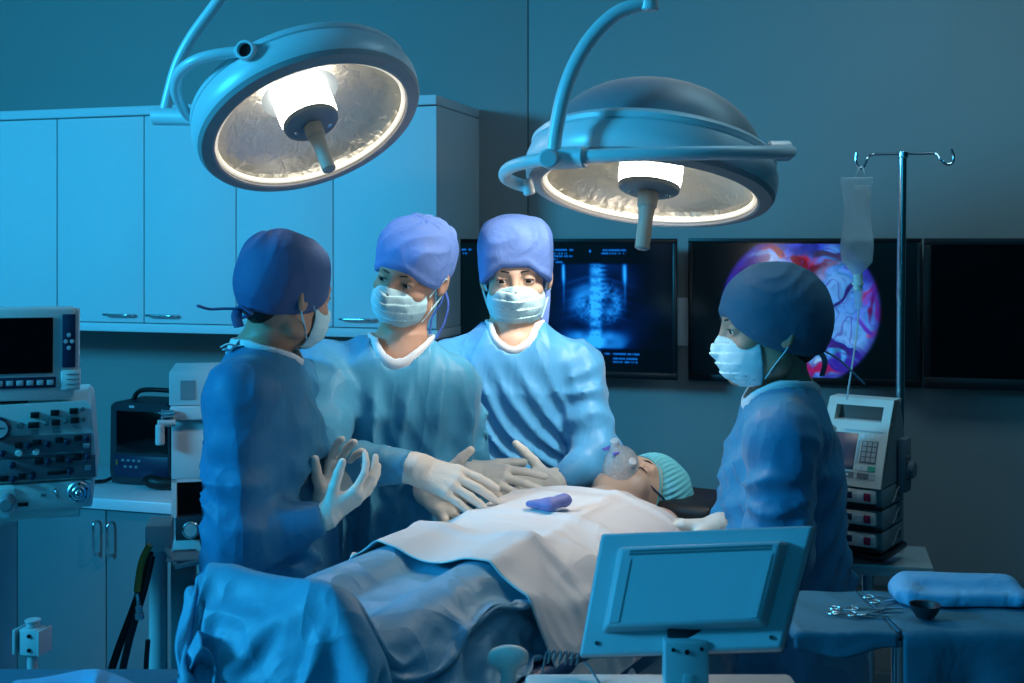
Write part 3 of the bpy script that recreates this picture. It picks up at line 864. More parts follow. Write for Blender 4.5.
def head_sdf(q, eyes_open=True, female=False):
    """q in head space: x to the person's right, y forward, z up; eyes at z=0"""
    d = ell(q, (0, -0.016, 0.034), (0.074, 0.096, 0.086))
    d = smin(d, ell(q, (0, 0.034, -0.030), (0.060, 0.062, 0.078)), 0.03)
    jw = 0.041 if female else 0.046
    d = smin(d, ell(q, (0, 0.046, -0.082), (jw, 0.044, 0.034)), 0.03)
    d = smin(d, ell(q, (0, 0.078, -0.098), (0.017, 0.016, 0.015)), 0.02)
    for s in (-1, 1):
        d = smin(d, ell(q, (s * 0.052, 0.005, -0.070), (0.016, 0.03, 0.028)), 0.025)
        d = smin(d, ell(q, (s * 0.041, 0.060, -0.030), (0.020, 0.022, 0.016)), 0.02)
    d = smin(d, cap(q, (-0.032, 0.076, 0.019), (0.032, 0.076, 0.019), 0.012), 0.02)
    for s in (-1, 1):
        d = smax(d, -ell(q, (s * 0.031, 0.101, 0.000), (0.020, 0.020, 0.013)), 0.012)
    # nose
    d = smin(d, cap(q, (0, 0.088, 0.008), (0, 0.107, -0.034), 0.008, 0.0100), 0.012)
    d = smin(d, ell(q, (0, 0.104, -0.039), (0.015, 0.013, 0.009)), 0.008)
    # lips
    d = smin(d, ell(q, (0, 0.092, -0.066), (0.024, 0.011, 0.006)), 0.006)
    d = smin(d, ell(q, (0, 0.091, -0.076), (0.020, 0.011, 0.006)), 0.006)
    # eyelids
    for s in (-1, 1):
        e = ell(q, (s * 0.031, 0.0765, 0.0), (0.0155, 0.0150, 0.0145))
        if eyes_open:
            e = smax(e, -ell(q, (s * 0.031, 0.096, -0.0015), (0.0135, 0.018, 0.0038)), 0.002)
        d = smin(d, e, 0.004)
    # ears
    for s in (-1, 1):
        R = np.array(Matrix.Rotation(s * 0.35, 3, 'Z') @ Matrix.Rotation(0.15, 3, 'X'), dtype=np.float32)
        e = ell(q, (s * 0.079, -0.012, -0.012), (0.008, 0.018, 0.031), R)
        e = smax(e, -ell(q, (s * 0.088, -0.008, -0.010), (0.007, 0.010, 0.020), R), 0.004)
        d = smin(d, e, 0.008)
    return d

def cap_fold(q, sd, amp):
    w = vnoise(q[..., 0] * 9 + sd, q[..., 1] * 9, q[..., 2] * 9); m_ = np.clip(vnoise(q[..., 0] * 14, q[..., 1] * 14 + sd, q[..., 2] * 10) * 2 + 0.3, 0, 1)
    n = crease(np.arctan2(q[..., 0], q[..., 1] + 0.02) * 1.6 + w * 1.2 + sd) * m_ + 0.7 * crease((q[..., 0] + q[..., 2] * 1.4) * 13 + w * 1.5) * (1 - m_) - 0.3
    return amp * n

def finger_chain(base, d, n, lens, curl, spread_v):
    """points of one finger; d direction, n back-of-hand normal; curl per joint (deg)"""
    pts = [base]; cur = d.normalized()
    side = n.cross(d).normalized()
    for L, c in zip(lens, curl):
        cur = (Matrix.Rotation(math.radians(c), 3, side) @ cur).normalized()
        pts.append(pts[-1] + cur * L)
    return pts

def hand_parts(side, curls, thumb, spread=6.0):
    """hand in its own frame: x along the fingers, y to the thumb side, z = back of the hand. side only used by caller."""
    f = []
    base = [(0.092, 0.031, 0.0), (0.096, 0.010, 0.003), (0.091, -0.011, 0.001), (0.082, -0.030, -0.004)]
    ln = [(0.043, 0.026, 0.020), (0.047, 0.029, 0.021), (0.044, 0.027, 0.021), (0.034, 0.021, 0.018)]
    rad = [(0.0098, 0.0092, 0.0085, 0.0075), (0.0100, 0.0094, 0.0086, 0.0076), (0.0096, 0.0090, 0.0083, 0.0073), (0.0086, 0.0080, 0.0073, 0.0066)]
    for i in range(4):
        an = math.radians(spread * (1.2 - i * 0.95))
        d = Vector((math.cos(an), math.sin(an), 0))
        pts = [Vector(base[i])]; cur = d
        sd = Vector((0, 1, 0))
        axis = Vector((-math.sin(an), math.cos(an), 0))
        for L, c in zip(ln[i], curls[i]):
            cur = Matrix.Rotation(math.radians(c), 3, axis) @ cur
            pts.append(pts[-1] + cur * L)
        f.append((pts, rad[i]))
    out, down, bend = thumb      # degrees: away from the palm side, below the palm plane, joint bend toward the fingers
    b = Vector((0.024, 0.020, -0.006))
    a = math.radians(out); dn = math.radians(down)
    d0 = Vector((math.cos(a) * math.cos(dn), math.sin(a) * math.cos(dn), -math.sin(dn)))
    d1 = Matrix.Rotation(math.radians(-bend), 3, 'Z') @ d0
    d2 = Matrix.Rotation(math.radians(-bend * 1.6), 3, 'Z') @ d0
    p = [b, b + d0 * 0.046]; p.append(p[-1] + d1 * 0.034); p.append(p[-1] + d2 * 0.026)
    f.append((p, (0.0165, 0.0128, 0.0112, 0.0092)))
    return f

def hand_sdf(q, parts):
    palm = None
    kn = [(0.090, 0.029, -0.001), (0.094, 0.010, 0.001), (0.089, -0.010, 0.0), (0.080, -0.028, -0.004)]
    wr = [(0.006, 0.014, 0), (0.006, 0.005, 0.001), (0.006, -0.006, 0), (0.006, -0.014, 0)]
    for k, w in zip(kn, wr):
        c = cap(q, w, k, 0.0150, 0.0118)
        palm = c if palm is None else smin(palm, c, 0.012)
    palm = smin(palm, ell(q, (0.040, 0.018, -0.010), (0.030, 0.017, 0.013)), 0.015)
    palm = smin(palm, ell(q, (0.045, -0.020, -0.009), (0.032, 0.013, 0.012)), 0.015)
    fing = None
    for pts, rad in parts[:4]:
        c = None
        for i in range(3):
            s = cap(q, pts[i], pts[i + 1], rad[i], rad[i + 1])
            c = s if c is None else smin(c, s, 0.003)
        fing = c if fing is None else np.minimum(fing, c)
    d = smin(palm, fing, 0.008)
    pts, rad = parts[4]
    c = None
    for i in range(3):
        s = cap(q, pts[i], pts[i + 1], rad[i], rad[i + 1]); c = s if c is None else smin(c, s, 0.004)
    return smin(d, c, 0.012)

def make_glove(name, parent, W, fwd, nrm, right, curls, thumb, elbow, spread=6.0, S=1.0, cuff=0.07, material=None):
    """glove on the wrist W; fwd to the fingers, nrm out of the back of the hand; right=True for a right hand"""
    fwd = Vector(fwd).normalized(); nrm = Vector(nrm); nrm = (nrm - fwd * nrm.dot(fwd)).normalized()
    y = nrm.cross(fwd)                 # right-handed y = z x x
    # thumb side: with back of hand up and fingers forward, a right hand's thumb is on the left (= +y), a left hand's on the right
    flip = 1 if right else -1
    M = frame(W, fwd * S, y * flip * S, nrm * S)
    parts = hand_parts(0, curls, thumb, spread)
    el = M.inverted() @ Vector(elbow); cd = (el).normalized()
    c0 = cd * 0.0; c1 = cd * cuff
    def fn(Q):
        d = hand_sdf(Q, parts)
        w = cap(Q, (0.004, 0, 0), tuple(c1), 0.029, 0.0415, wr=(0.0022, 70, 3.0))
        w = np.maximum(w, -(np.asarray(Q) @ A(-cd)) - (cuff - 0.004))
        w = smax(w, (Q @ A(cd)) - cuff, 0.003)
        return smin(d, w, 0.02)
    o = iso(name, fn, (-cuff - 0.06, -0.15, -0.14), (0.22, 0.15, 0.07), 0.0026, material or M_glove, parent, M)
    if not right:
        o.data.flip_normals()
    return o

def person(sp):
    yaw = math.radians(sp['yaw'])
    Rb = rotz(yaw - math.pi / 2)
    pel = Vector((sp['pelvis'][0], sp['pelvis'][1], 0))
    nb = Vector(sp['neck'])
    S = sp.get('S', 1.08)
    HM = head_matrix(sp['head'], *sp['hrot'], S)
    r = root('person', (pel.x, pel.y, 0), sp['label'], 'person', None)
    Rn = np.array(Rb, dtype=np.float32)
    def loc(Q): return (Q - A(pel)) @ Rn
    nl = Rb.transposed() @ (nb - pel)
    shl, shr = Vector(sp['shL']), Vector(sp['shR'])
    def rows(g, top=0.0):
        zt = nb.z
        w = sp.get('w', 1.0); t = sp.get('t', 1.0)
        z = [0.34, 0.70, 0.93, 1.12, zt - 0.15, zt - 0.075, zt - 0.02, zt + 0.02]
        f = [0, 0.0, 0.1, 0.35, 0.8, 0.95, 1.0, 1.0]
        rx = [0.25, 0.225, 0.20, 0.185, 0.180, 0.150, 0.105, 0.08]
        ry = [0.20, 0.175, 0.150, 0.135, 0.125, 0.100, 0.080, 0.06]
        return [(a, nl.x * b, nl.y * b, c * w * g, e * t * g) for a, b, c, e in zip(z, f, rx, ry)]
    R1 = rows(1.0); R2 = rows(0.68)
    neck_top = HM @ Vector((0, -0.025, -0.06))
    sl = sp.get('sleeve', 1.0)
    arms = [(shl, Vector(sp['elL']), Vector(sp['wrL'])), (shr, Vector(sp['elR']), Vector(sp['wrR']))]
    sd0 = sp.get('seed', 1.0)
    def gown(Q, parts=False):
        q = loc(Q)
        x, y, z = q[..., 0], q[..., 1], q[..., 2]
        n1 = vnoise(x * 3 + sd0, y * 3, z * 1.2); n2 = vnoise(x * 5, y * 5 + sd0, z * 4)
        m1 = np.clip(vnoise(x * 4 + 9, y * 4 + sd0, z * 2.5) * 1.8 + 0.55, 0, 1)
        m2 = np.clip(vnoise(x * 6 + sd0, y * 6 + 5, z * 5) * 1.8 + 0.3, 0, 1)
        r1 = crease(x * 12 + y * 7 + n1 * 1.2 + sd0 + 0.3 * n2)
        r2 = crease((x * 0.8 + z) * 10 + n1 * 1.8 + n2 * 0.8 + sd0)
        r3 = crease((z - x * 1.3) * 13 + y * 6 + n1 * 1.6 - n2 * 1.0)
        up_ = np.clip((Q[..., 2] - 0.85) / 0.2, 0, 1)
        fold = r1 * np.maximum(m1, 0.8 * (1 - up_)) * 0.034 + up_ * (r2 * m2 * 0.012 + r3 * (1 - m1 * 0.7) * 0.017) - 0.016 * (0.5 + 0.5 * up_)
        amt = np.interp(Q[..., 2], [0.3, 1.0, 1.3, 1.45], [1.2, 1.0, 0.75, 0.3])
        nk = cap(Q, tuple(nb + (neck_top - nb) * -0.25), tuple(neck_top + (neck_top - nb) * 0.8), 0.066, 0.085)
        amt = amt * np.clip(nk / 0.07, 0, 1)
        d = loft(q, R1, 2.3) - fold * amt
        for (a, b, c) in arms:
            s = cap(Q, tuple(nb + (a - nb) * 0.35 + Vector((0, 0, -0.03))), tuple(a), 0.062, 0.066 * sl)
            d = smin(d, s, 0.05)
        for i, (a, b, c) in enumerate(arms):
            u = cap(Q, tuple(a), tuple(b), 0.068 * sl, 0.062 * sl, wr=(0.016, 15, sd0 + i))
            fr = cap(Q, tuple(b), tuple(c), 0.062 * sl, 0.033, wr=(0.014, 19, sd0 + i + 5, 0.12))
            u = smin(u, fr, 0.03)
            d = smin(d, u, 0.028)
        nk = cap(Q, tuple(nb + (neck_top - nb) * -0.25), tuple(neck_top + (neck_top - nb) * 0.8), 0.066, 0.085)
        front = Rb @ Vector((0, 1, 0))
        nk2 = cap(Q, tuple(nb + front * 0.03 + Vector((0, 0, -0.005))), tuple(neck_top + front * 0.05 + Vector((0, 0, 0.05))), 0.055, 0.08)
        nkd = smin(nk, nk2, 0.03)
        if parts: return d, nkd
        d = smax(d, -nkd, 0.006)
        for (a, b, c) in arms:     # sleeve ends open at the wrist
            dr = (c - b).normalized()
            d = np.where(((Q - A(c)) @ A(dr) > -0.02) & (np.sqrt(((Q - A(c)) ** 2).sum(-1)) < 0.10), np.maximum(d, (Q - A(c)) @ A(dr) + 0.0), d)
        return d
    pts = [pel, nb] + [p for a in arms for p in a]
    lo = Vector((min(min(p.x for p in pts) - 0.1, pel.x - 0.32), min(min(p.y for p in pts) - 0.1, pel.y - 0.32), 0.30))
    hi = Vector((max(max(p.x for p in pts) + 0.1, pel.x + 0.32), max(max(p.y for p in pts) + 0.1, pel.y + 0.32), nb.z + 0.10))
    iso('gown', gown, lo, hi, 0.0072, sp['gown'], r, fine=(None, None, None), iters=1)
    # collar: a knitted edge that follows the neck opening
    ax = (neck_top - nb).normalized()
    fr = Rb @ Vector((0, 1, 0))
    def collar(Q):
        g, nkd = gown(Q, True)
        return smax(np.abs(nkd) - 0.0042, np.abs(g + 0.001) - 0.0062, 0.003)
    iso('collar', collar, nb + Vector((-0.16, -0.16, -0.12)), nb + Vector((0.16, 0.16, 0.14)), 0.0030, M_collar, r)
    # body: one continuous skin
    hips = [pel + Rb @ Vector((s * 0.09, 0, 0.88)) for s in (-1, 1)]
    feet = [pel + Rb @ Vector((s * 0.11, -0.02, 0.07)) for s in (-1, 1)]
    op = sp.get('eyes_open', True); fem = sp.get('female', False)
    headc = Vector(sp['head'])
    def body(Q):
        d = loft(loc(Q), R2, 2.2)
        for (a, b, c) in arms:
            u = smin(cap(Q, tuple(a), tuple(b), 0.045, 0.036), cap(Q, tuple(b), tuple(c), 0.036, 0.024), 0.02)
            d = smin(d, smin(u, cap(Q, tuple(nb + (a - nb) * 0.3 + Vector((0, 0, -0.03))), tuple(a), 0.045, 0.045), 0.03), 0.03)
        for h, f in zip(hips, feet):
            k = (h + f) / 2 + fr * 0.02
            d = smin(d, smin(cap(Q, tuple(h), tuple(k), 0.08, 0.055), cap(Q, tuple(k), tuple(f), 0.055, 0.037), 0.02), 0.03)
        nk = cap(Q, tuple(nb - ax * 0.04), tuple(neck_top + ax * 0.02), 0.056 * sp.get('neckw', 1.0), 0.050 * sp.get('neckw', 1.0))
        d = smin(d, nk, 0.035)
        near = np.sqrt(((Q - A(headc)) ** 2).sum(-1)) < 0.21
        hd = np.full(Q.shape[:-1], 1.0, dtype=np.float32)
        if near.any():
            hd[near] = head_sdf(to_local(Q[near], HM), op, fem) * S
            far = ~near
            hd[far] = np.sqrt(((Q[far] - A(headc)) ** 2).sum(-1)) - 0.12
        else:
            hd = np.sqrt(((Q - A(headc)) ** 2).sum(-1)) - 0.12
        return smin(d, hd, 0.022)
    c = headc
    iso('body', body, (lo.x, lo.y, 0.02), (hi.x, hi.y, c.z + 0.16), 0.014, sp['skin'], r,
        fine=((c.x - 0.12, c.x + 0.12, 0.0028), (c.y - 0.12, c.y + 0.12, 0.0028), (c.z - 0.13, c.z + 0.14, 0.0028)), margin=0.02)
    # eyes and brows
    if op:
        for s in (-1, 1):
            m = MB(HM); m.lathe([(0.0132 * math.sin(t * math.pi / 16), -0.0132 * math.cos(t * math.pi / 16)) for t in range(1, 16)], 24, Matrix.Translation((s * 0.031, 0.0760, 0.0)) @ Matrix.Rotation(math.pi / 2, 4, 'X'))
            e = m.build('eye', M_eye, r, 80)
            g = sp.get('gaze', (0, -0.2))
            dv = Vector((g[0], 1, g[1])).normalized()
            Tm = Matrix.Translation(Vector((s * 0.031, 0.0760, 0.0)) + dv * 0.0118) @ dv.to_track_quat('Z', 'Y').to_matrix().to_4x4()
            m = MB(HM); m.lathe([(0.0068, -0.0008), (0.0058, 0.0010), (0.0028, 0.0020), (0.0004, 0.0022)], 24, Tm); m.build('iris', M_iris, e, 80)
    for s in (-1, 1):
        m = MB(HM); m.sweep([(s * 0.013, 0.0925, 0.0195), (s * 0.024, 0.0920, 0.0220), (s * 0.036, 0.0835, 0.0210), (s * 0.046, 0.0715, 0.0150)], [(0.0018, 0.0016), (0.0030, 0.002), (0.0026, 0.002), (0.001, 0.001)], 8, 6)
        m.build('eyebrow', M_hair, r, 80)
    if not op or True:
        for s in (-1, 1):
            zz = -0.006 if not op else 0.0036
            m = MB(HM); m.sweep([(s * 0.0185, 0.0855, zz - 0.004), (s * 0.025, 0.0915, zz - 0.001), (s * 0.031, 0.0925, zz), (s * 0.038, 0.0900, zz - 0.001), (s * 0.0445, 0.0825, zz - 0.004)], [0.0006, 0.0011, 0.0013, 0.0012, 0.0006], 6, 5)
            m.build('eyelash', M_hair, r, 80)
    # hair at the nape
    if sp.get('hair'):
        def hair(Q):
            d = ell(Q, (0, -0.018, 0.030), (0.078, 0.101, 0.090))
            d = smin(d, ell(Q, (0, -0.055, -0.045), (0.052, 0.040, 0.040)), 0.03)
            d = d - 0.0025 * ridge(Q[..., 0] * 60, Q[..., 1] * 20, Q[..., 2] * 14)
            br = Q[..., 1] - (0.012 - 0.25 * np.abs(Q[..., 2] + 0.01))
            d = smax(d, br, 0.006)
            return smax(d, Q[..., 2] - 0.03, 0.004)
        iso('hair', hair, (-0.1, -0.13, -0.11), (0.1, 0.05, 0.05), 0.003, M_hair, r, HM)
    # cap
    cp = sp['cap']
    def capf(Q):
        x, y, z = Q[..., 0], Q[..., 1], Q[..., 2]
        c = cp['c']; rr = cp['r']; ex = cp.get('ex', 2.4)
        k = ((np.abs((x - c[0]) / rr[0])) ** ex + (np.abs((y - c[1]) / rr[1])) ** ex + (np.abs((z - c[2]) / rr[2])) ** ex) ** (1 / ex)
        d = (k - 1) * min(rr)
        for (bc, br_, bk) in cp.get('blobs', ()):
            d = smin(d, ell(Q, bc, br_), bk)
        up = np.clip((z - 0.04) / 0.05, 0.25, 1)
        d = d - cap_fold(Q, cp.get('seed', 0), cp.get('amp', 0.005)) * up
        b = cp['brim']   # z0, slope with y, drop at the sides
        brim = z - (b[0] + b[1] * (y - 0.09) - b[2] * np.maximum(np.abs(x) - 0.03, 0))
        band = 0.0022 * np.exp(-((brim - 0.012) / 0.010) ** 2)
        d = smax(d - band, -brim, 0.004)
        # hollow below so that the brim has an edge over the forehead
        hol = ell(Q, (0, -0.016, 0.030), (0.0765, 0.098, 0.080))
        return smax(d, -np.maximum(hol, brim - 0.010), 0.002)
    iso('surgical_cap', capf, (-0.13, -0.19, -0.10), (0.13, 0.13, 0.19), 0.0034, cp['mat'], r, HM)
    for t in sp.get('ties', ()):
        m = MB(HM); m.sweep(t['pts'], t.get('r', (0.008, 0.0014)), 8, 8); m.build('cap_tie', t.get('mat', cp['mat']), r, 80)
    # mask
    def maskf(Q):
        x, y, z = Q[..., 0], Q[..., 1], Q[..., 2]
        d = ell(Q, (0, 0.034, -0.056), (0.0690, 0.079, 0.072))
        d = smin(d, cap(Q, (0, 0.092, -0.008), (0, 0.113, -0.040), 0.009, 0.011), 0.02)
        ph = (z + 0.02) / 0.0215
        saw = (ph - np.floor(ph)) * 0.0052
        d = d - saw * np.clip(1.1 - np.abs(x) / 0.058, 0.15, 1) * (np.abs(z + 0.062) < 0.038) - 0.0012 * vnoise(x * 60, y * 60, z * 60)
        d = np.maximum(d, -(d + 0.0042))
        top = z - (-0.008 - 0.30 * np.abs(x)); bot = (-0.120 + 0.10 * np.abs(x)) - z
        lim = np.maximum(np.maximum(top, bot), 0.036 - y + 0.0 * x)
        return smax(d, lim, 0.002)
    iso('face_mask', maskf, (-0.085, 0.01, -0.145), (0.085, 0.15, 0.02), 0.0026, M_mask, r, HM)
    mk_ = [o for o in r.children if o.name.startswith('face_mask')][-1]
    for s in (-1, 1):
        m = MB(HM); m.sweep([(s * 0.069, 0.033, -0.034), (s * 0.076, 0.010, -0.012), (s * 0.084, -0.012, 0.004), (s * 0.085, -0.022, -0.012), (s * 0.080, -0.012, -0.040), (s * 0.070, 0.012, -0.070), (s * 0.058, 0.034, -0.100)], (0.0024, 0.0012), 8, 6)
        m.build('ear_loop', M_mask, mk_, 80)
    # gloves
    for g in sp['gloves']:
        sd = g['side']; w = Vector(sp['wr' + sd]); e = Vector(sp['el' + sd])
        make_glove('glove', r, w, g['fwd'], g['nrm'], sd == 'R', g['curls'], g['thumb'], e, g.get('spread', 6), g.get('S', 1.0), g.get('cuff', 0.07))
    # shoes
    for f in feet:
        def shoe(Q, f=f):
            q = (Q - A(f)) @ Rn
            d = smin(ell(q, (0, 0.07, -0.025), (0.045, 0.12, 0.045)), ell(q, (0, -0.01, 0.0), (0.042, 0.055, 0.06)), 0.03)
            return np.maximum(d, -q[..., 2] - 0.066)
        iso('shoe', shoe, f + Vector((-0.22, -0.22, -0.08)), f + Vector((0.22, 0.22, 0.08)), 0.01, M_whitep, r)
    for t in sp.get('gown_ties', ()):
        m = MB(); m.sweep(t, (0.008, 0.0018), 8, 8); m.build('gown_tie', M_collar, r, 80)
    return r, HM

FL = ((10, 12, 8),) * 4

# surgeon facing the camera (far side)
hc3 = P(516, 276, 3.0) + Vector((0, 0.082, 0.004))
person(dict(label='person in light blue surgical gown facing forward, blue cap, in front of the x-ray screen', yaw=-92, pelvis=(0.012, 3.14), neck=P(514, 331, 3.06) , S=1.08,
    head=hc3, hrot=(-91, -9, 1.5), shL=P(577, 368, 3.06), shR=P(451, 366, 3.06), elL=P(597, 458, 2.98), wrL=P(557, 484, 2.84), elR=P(440, 462, 2.98), wrR=P(466, 474, 2.74),
    w=1.0, t=0.95, sleeve=0.97, gown=M_gown_b, skin=M_skin2, seed=3.3, gaze=(0.1, -0.35),
    cap=dict(c=(0, -0.014, 0.040), r=(0.090, 0.110, 0.096), ex=2.9, brim=(0.030, 0.30, 0.62), mat=M_cap, amp=0.006, seed=2.2),
    ties=[dict(pts=[(-0.070, -0.02, -0.015), (-0.071, 0.0, -0.055), (-0.066, 0.02, -0.100), (-0.060, 0.025, -0.142)], r=(0.010, 0.0022), mat=M_cap)],
    gloves=[dict(side='L', fwd=(-0.93, -0.25, 0.02), nrm=(0.22, -0.85, 0.45), curls=((12, 14, 8), (20, 16, 10), (26, 18, 10), (30, 16, 8)), thumb=(58, 4, 6), spread=13),
            dict(side='R', fwd=(0.86, -0.40, -0.10), nrm=(-0.3, -0.75, 0.6), curls=((10, 12, 8), (16, 14, 10), (20, 14, 10), (26, 14, 8)), thumb=(40, 20, 10), spread=7)]))

# surgeon in the middle, looking down to the left
f2 = Vector((math.cos(math.radians(-118)), math.sin(math.radians(-118)), 0))
hc2 = P(388, 278, 2.70) - f2 * 0.080 + Vector((0.010, 0, 0.012))
person(dict(label='person in teal gown with head tilted down, reaching one gloved hand out over the patient', yaw=-84, pelvis=(-0.24, 2.86), neck=P(398, 347, 2.78), S=0.98,
    head=hc2, hrot=(-113, -14, -16), shL=P(449, 386, 2.80), shR=P(326, 372, 2.76), elL=P(452, 470, 2.86), wrL=P(426, 488, 2.60), elR=P(322, 462, 2.56), wrR=P(412, 467, 2.46),
    w=0.98, t=0.98, gown=M_gown, skin=M_skin, seed=8.1, gaze=(0.25, -0.3),
    cap=dict(c=(0, -0.018, 0.038), r=(0.087, 0.109, 0.091), ex=2.5, brim=(0.028, 0.32, 0.55), mat=M_cap, amp=0.007, seed=5.5),
    ties=[dict(pts=[(-0.076, -0.03, -0.03), (-0.078, -0.02, -0.06), (-0.070, 0.0, -0.095), (-0.074, 0.01, -0.135)], r=(0.004, 0.002), mat=M_tie),
          dict(pts=[(-0.070, -0.05, -0.04), (-0.086, -0.045, -0.07), (-0.090, -0.03, -0.11), (-0.084, -0.01, -0.150)], r=(0.004, 0.002), mat=M_tie)],
    gloves=[dict(side='R', fwd=(0.90, -0.10, -0.30), nrm=(0.30, -0.72, 0.62), curls=((10, 10, 6), (14, 12, 6), (17, 12, 8), (20, 12, 8)), thumb=(32, 45, 10), spread=3),
            dict(side='L', fwd=(0.62, -0.50, -0.30), nrm=(0.45, 0.70, -0.40), curls=((20, 20, 15), (26, 24, 15), (30, 26, 15), (34, 26, 15)), thumb=(75, 5, 5), spread=6)]))

# left: seen from behind
f1 = Vector((math.cos(math.radians(28)), math.sin(math.radians(28)), 0))
hc1 = P(288, 291, 2.50)
person(dict(label='person seen from behind in dark teal gown and tied cap, hands raised palm up', yaw=14, pelvis=(-0.515, 2.52), neck=P(262, 350, 2.51), S=0.94,
    head=hc1, hrot=(46, -12, 3), shL=P(284, 390, 2.66), shR=P(243, 398, 2.37), elL=P(290, 512, 2.62), wrL=P(326, 504, 2.48), elR=P(240, 538, 2.34), wrR=P(324, 518, 2.36),
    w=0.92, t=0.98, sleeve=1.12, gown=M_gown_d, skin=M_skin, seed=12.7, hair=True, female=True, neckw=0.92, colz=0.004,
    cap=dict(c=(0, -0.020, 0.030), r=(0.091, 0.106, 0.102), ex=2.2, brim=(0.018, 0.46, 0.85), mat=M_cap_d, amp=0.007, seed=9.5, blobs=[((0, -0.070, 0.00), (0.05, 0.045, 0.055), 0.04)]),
    ties=[dict(pts=[(0.0, -0.115, -0.060), (0.02, -0.130, -0.078), (0.035, -0.128, -0.098)], r=(0.011, 0.003)),
          dict(pts=[(0.0, -0.115, -0.060), (-0.02, -0.140, -0.066), (-0.040, -0.160, -0.072), (-0.05, -0.185, -0.070)], r=(0.011, 0.003)),
          dict(pts=[(0.04, -0.105, -0.066), (0.02, -0.120, -0.056), (0.0, -0.118, -0.066), (0.014, -0.116, -0.078), (0.032, -0.110, -0.070)], r=(0.010, 0.004))],
    gloves=[dict(side='R', fwd=(0.80, 0.20, 0.50), nrm=(0.35, -0.55, -0.75), curls=((26, 24, 16), (22, 22, 14), (18, 20, 14), (14, 18, 12)), thumb=(38, 30, 8), spread=10, S=0.86),
            dict(side='L', fwd=(0.30, 0.05, 0.70), nrm=(-0.2, 0.85, 0.2), curls=((24, 26, 18), (28, 28, 18), (30, 30, 18), (34, 30, 18)), thumb=(45, 30, 8), spread=6, S=0.92)],
    gown_ties=[[P(247, 343, 2.44), P(238, 346, 2.43), P(228, 344, 2.42), P(221, 347, 2.42)], [P(247, 343, 2.44), P(239, 340, 2.44), P(231, 350, 2.43), P(224, 349, 2.42)]]))

# right: in profile, facing left
hc4 = P(769, 325, 2.40)
person(dict(label='person in profile in teal gown and cap, standing behind the desktop monitor', yaw=180, pelvis=(0.535, 2.44), neck=P(784, 391, 2.42), S=0.98,
    head=hc4, hrot=(183, -6, 0), shL=P(782, 438, 2.26), shR=P(784, 432, 2.55), elL=P(778, 550, 2.24), wrL=P(742, 572, 2.28), elR=P(752, 525, 2.58), wrR=P(722, 526, 2.48),
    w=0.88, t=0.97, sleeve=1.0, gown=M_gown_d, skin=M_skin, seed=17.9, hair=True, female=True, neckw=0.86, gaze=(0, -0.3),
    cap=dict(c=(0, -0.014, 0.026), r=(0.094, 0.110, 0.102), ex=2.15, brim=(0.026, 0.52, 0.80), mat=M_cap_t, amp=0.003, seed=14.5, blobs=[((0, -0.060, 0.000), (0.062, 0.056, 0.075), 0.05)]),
    ties=[dict(pts=[(-0.03, -0.085, -0.050), (-0.04, -0.095, -0.080), (-0.035, -0.088, -0.110)], r=(0.011, 0.003)),
          dict(pts=[(-0.02, -0.09, -0.055), (-0.03, -0.125, -0.080), (-0.04, -0.150, -0.110), (-0.035, -0.172, -0.135)], r=(0.006, 0.002))],
    gloves=[dict(side='L', fwd=(-0.92, 0.10, 0.10), nrm=(-0.1, -0.35, 0.9), curls=((8, 14, 10),) * 4, thumb=(40, 20, 8), spread=4, S=0.92),
            dict(side='R', fwd=(-0.97, 0.05, 0.02), nrm=(-0.1, 0.2, 0.9), curls=((14, 18, 10),) * 4, thumb=(40, 20, 8), spread=4, S=0.92)],
    gown_ties=[[P(797, 388, 2.40), P(806, 395, 2.38), P(814, 408, 2.37), P(822, 420, 2.36), P(836, 430, 2.36)], [P(797, 388, 2.40), P(803, 402, 2.38), P(811, 420, 2.36), P(818, 440, 2.35)]]))

# ================================================================== operating table and patient
TA = Vector((0.495, 0.869, 0)).normalized(); TN = Vector((TA.y, -TA.x, 0)); T0 = Vector((-0.42, 1.55, 0))
TMX = frame(T0, TA, -TN, UP)          # local: x along the table to the head, -y to the near side
TYAW = math.atan2(TA.y, TA.x)
ZM = 1.03; HW = 0.25
def tp(s, t, z): return T0 + TA * s + TN * t + UP * z
def TB():
    m = MB(TMX); m.yaw = TYAW; return m
rt = root('operating_table', tp(0.8, 0, 0), 'long narrow operating table with dark blue pad under the draped patient', 'operating table')
m = TB(); m.box((0.68, 0, ZM - 0.035), (1.30, 2 * HW, 0.07), 0.018, 3); m.build('mattress', M_mattress, rt)
m = TB(); m.box((0.80, 0, ZM - 0.085), (1.52, 2 * HW - 0.02, 0.028), 0.004); m.build('table_frame', M_steel, rt)
for s in (-1, 1):
    m = TB(); m.box((0.70, s * (HW + 0.012), ZM - 0.085), (1.2, 0.010, 0.026), 0.002); m.build('side_rail', M_chrome, rt)
m = TB(); m.box((1.475, -0.03, ZM - 0.01), (0.26, 0.44, 0.10), 0.03, 3); m.box((1.49, -0.13, ZM + 0.045), (0.20, 0.14, 0.085), 0.02, 3); m.box((1.58, -0.01, ZM + 0.045), (0.05, 0.36, 0.085), 0.02, 3); m.build('headrest', M_pad, rt)
m = TB(); m.box((0.85, 0, 0.52), (0.26, 0.24, 0.84), 0.02); m.build('column', M_steel, rt)
m = TB(); m.box((0.78, 0, 0.075), (1.0, 0.44, 0.13), 0.03); m.build('base', M_equip, rt)
for a in (0.34, 1.22):
    for s in (-1, 1):
        m = TB(); m.cyl((a, s * 0.17 - 0.012, 0.03), (a, s * 0.17 + 0.012, 0.03), 0.03, 20); m.build('caster', M_black, rt)

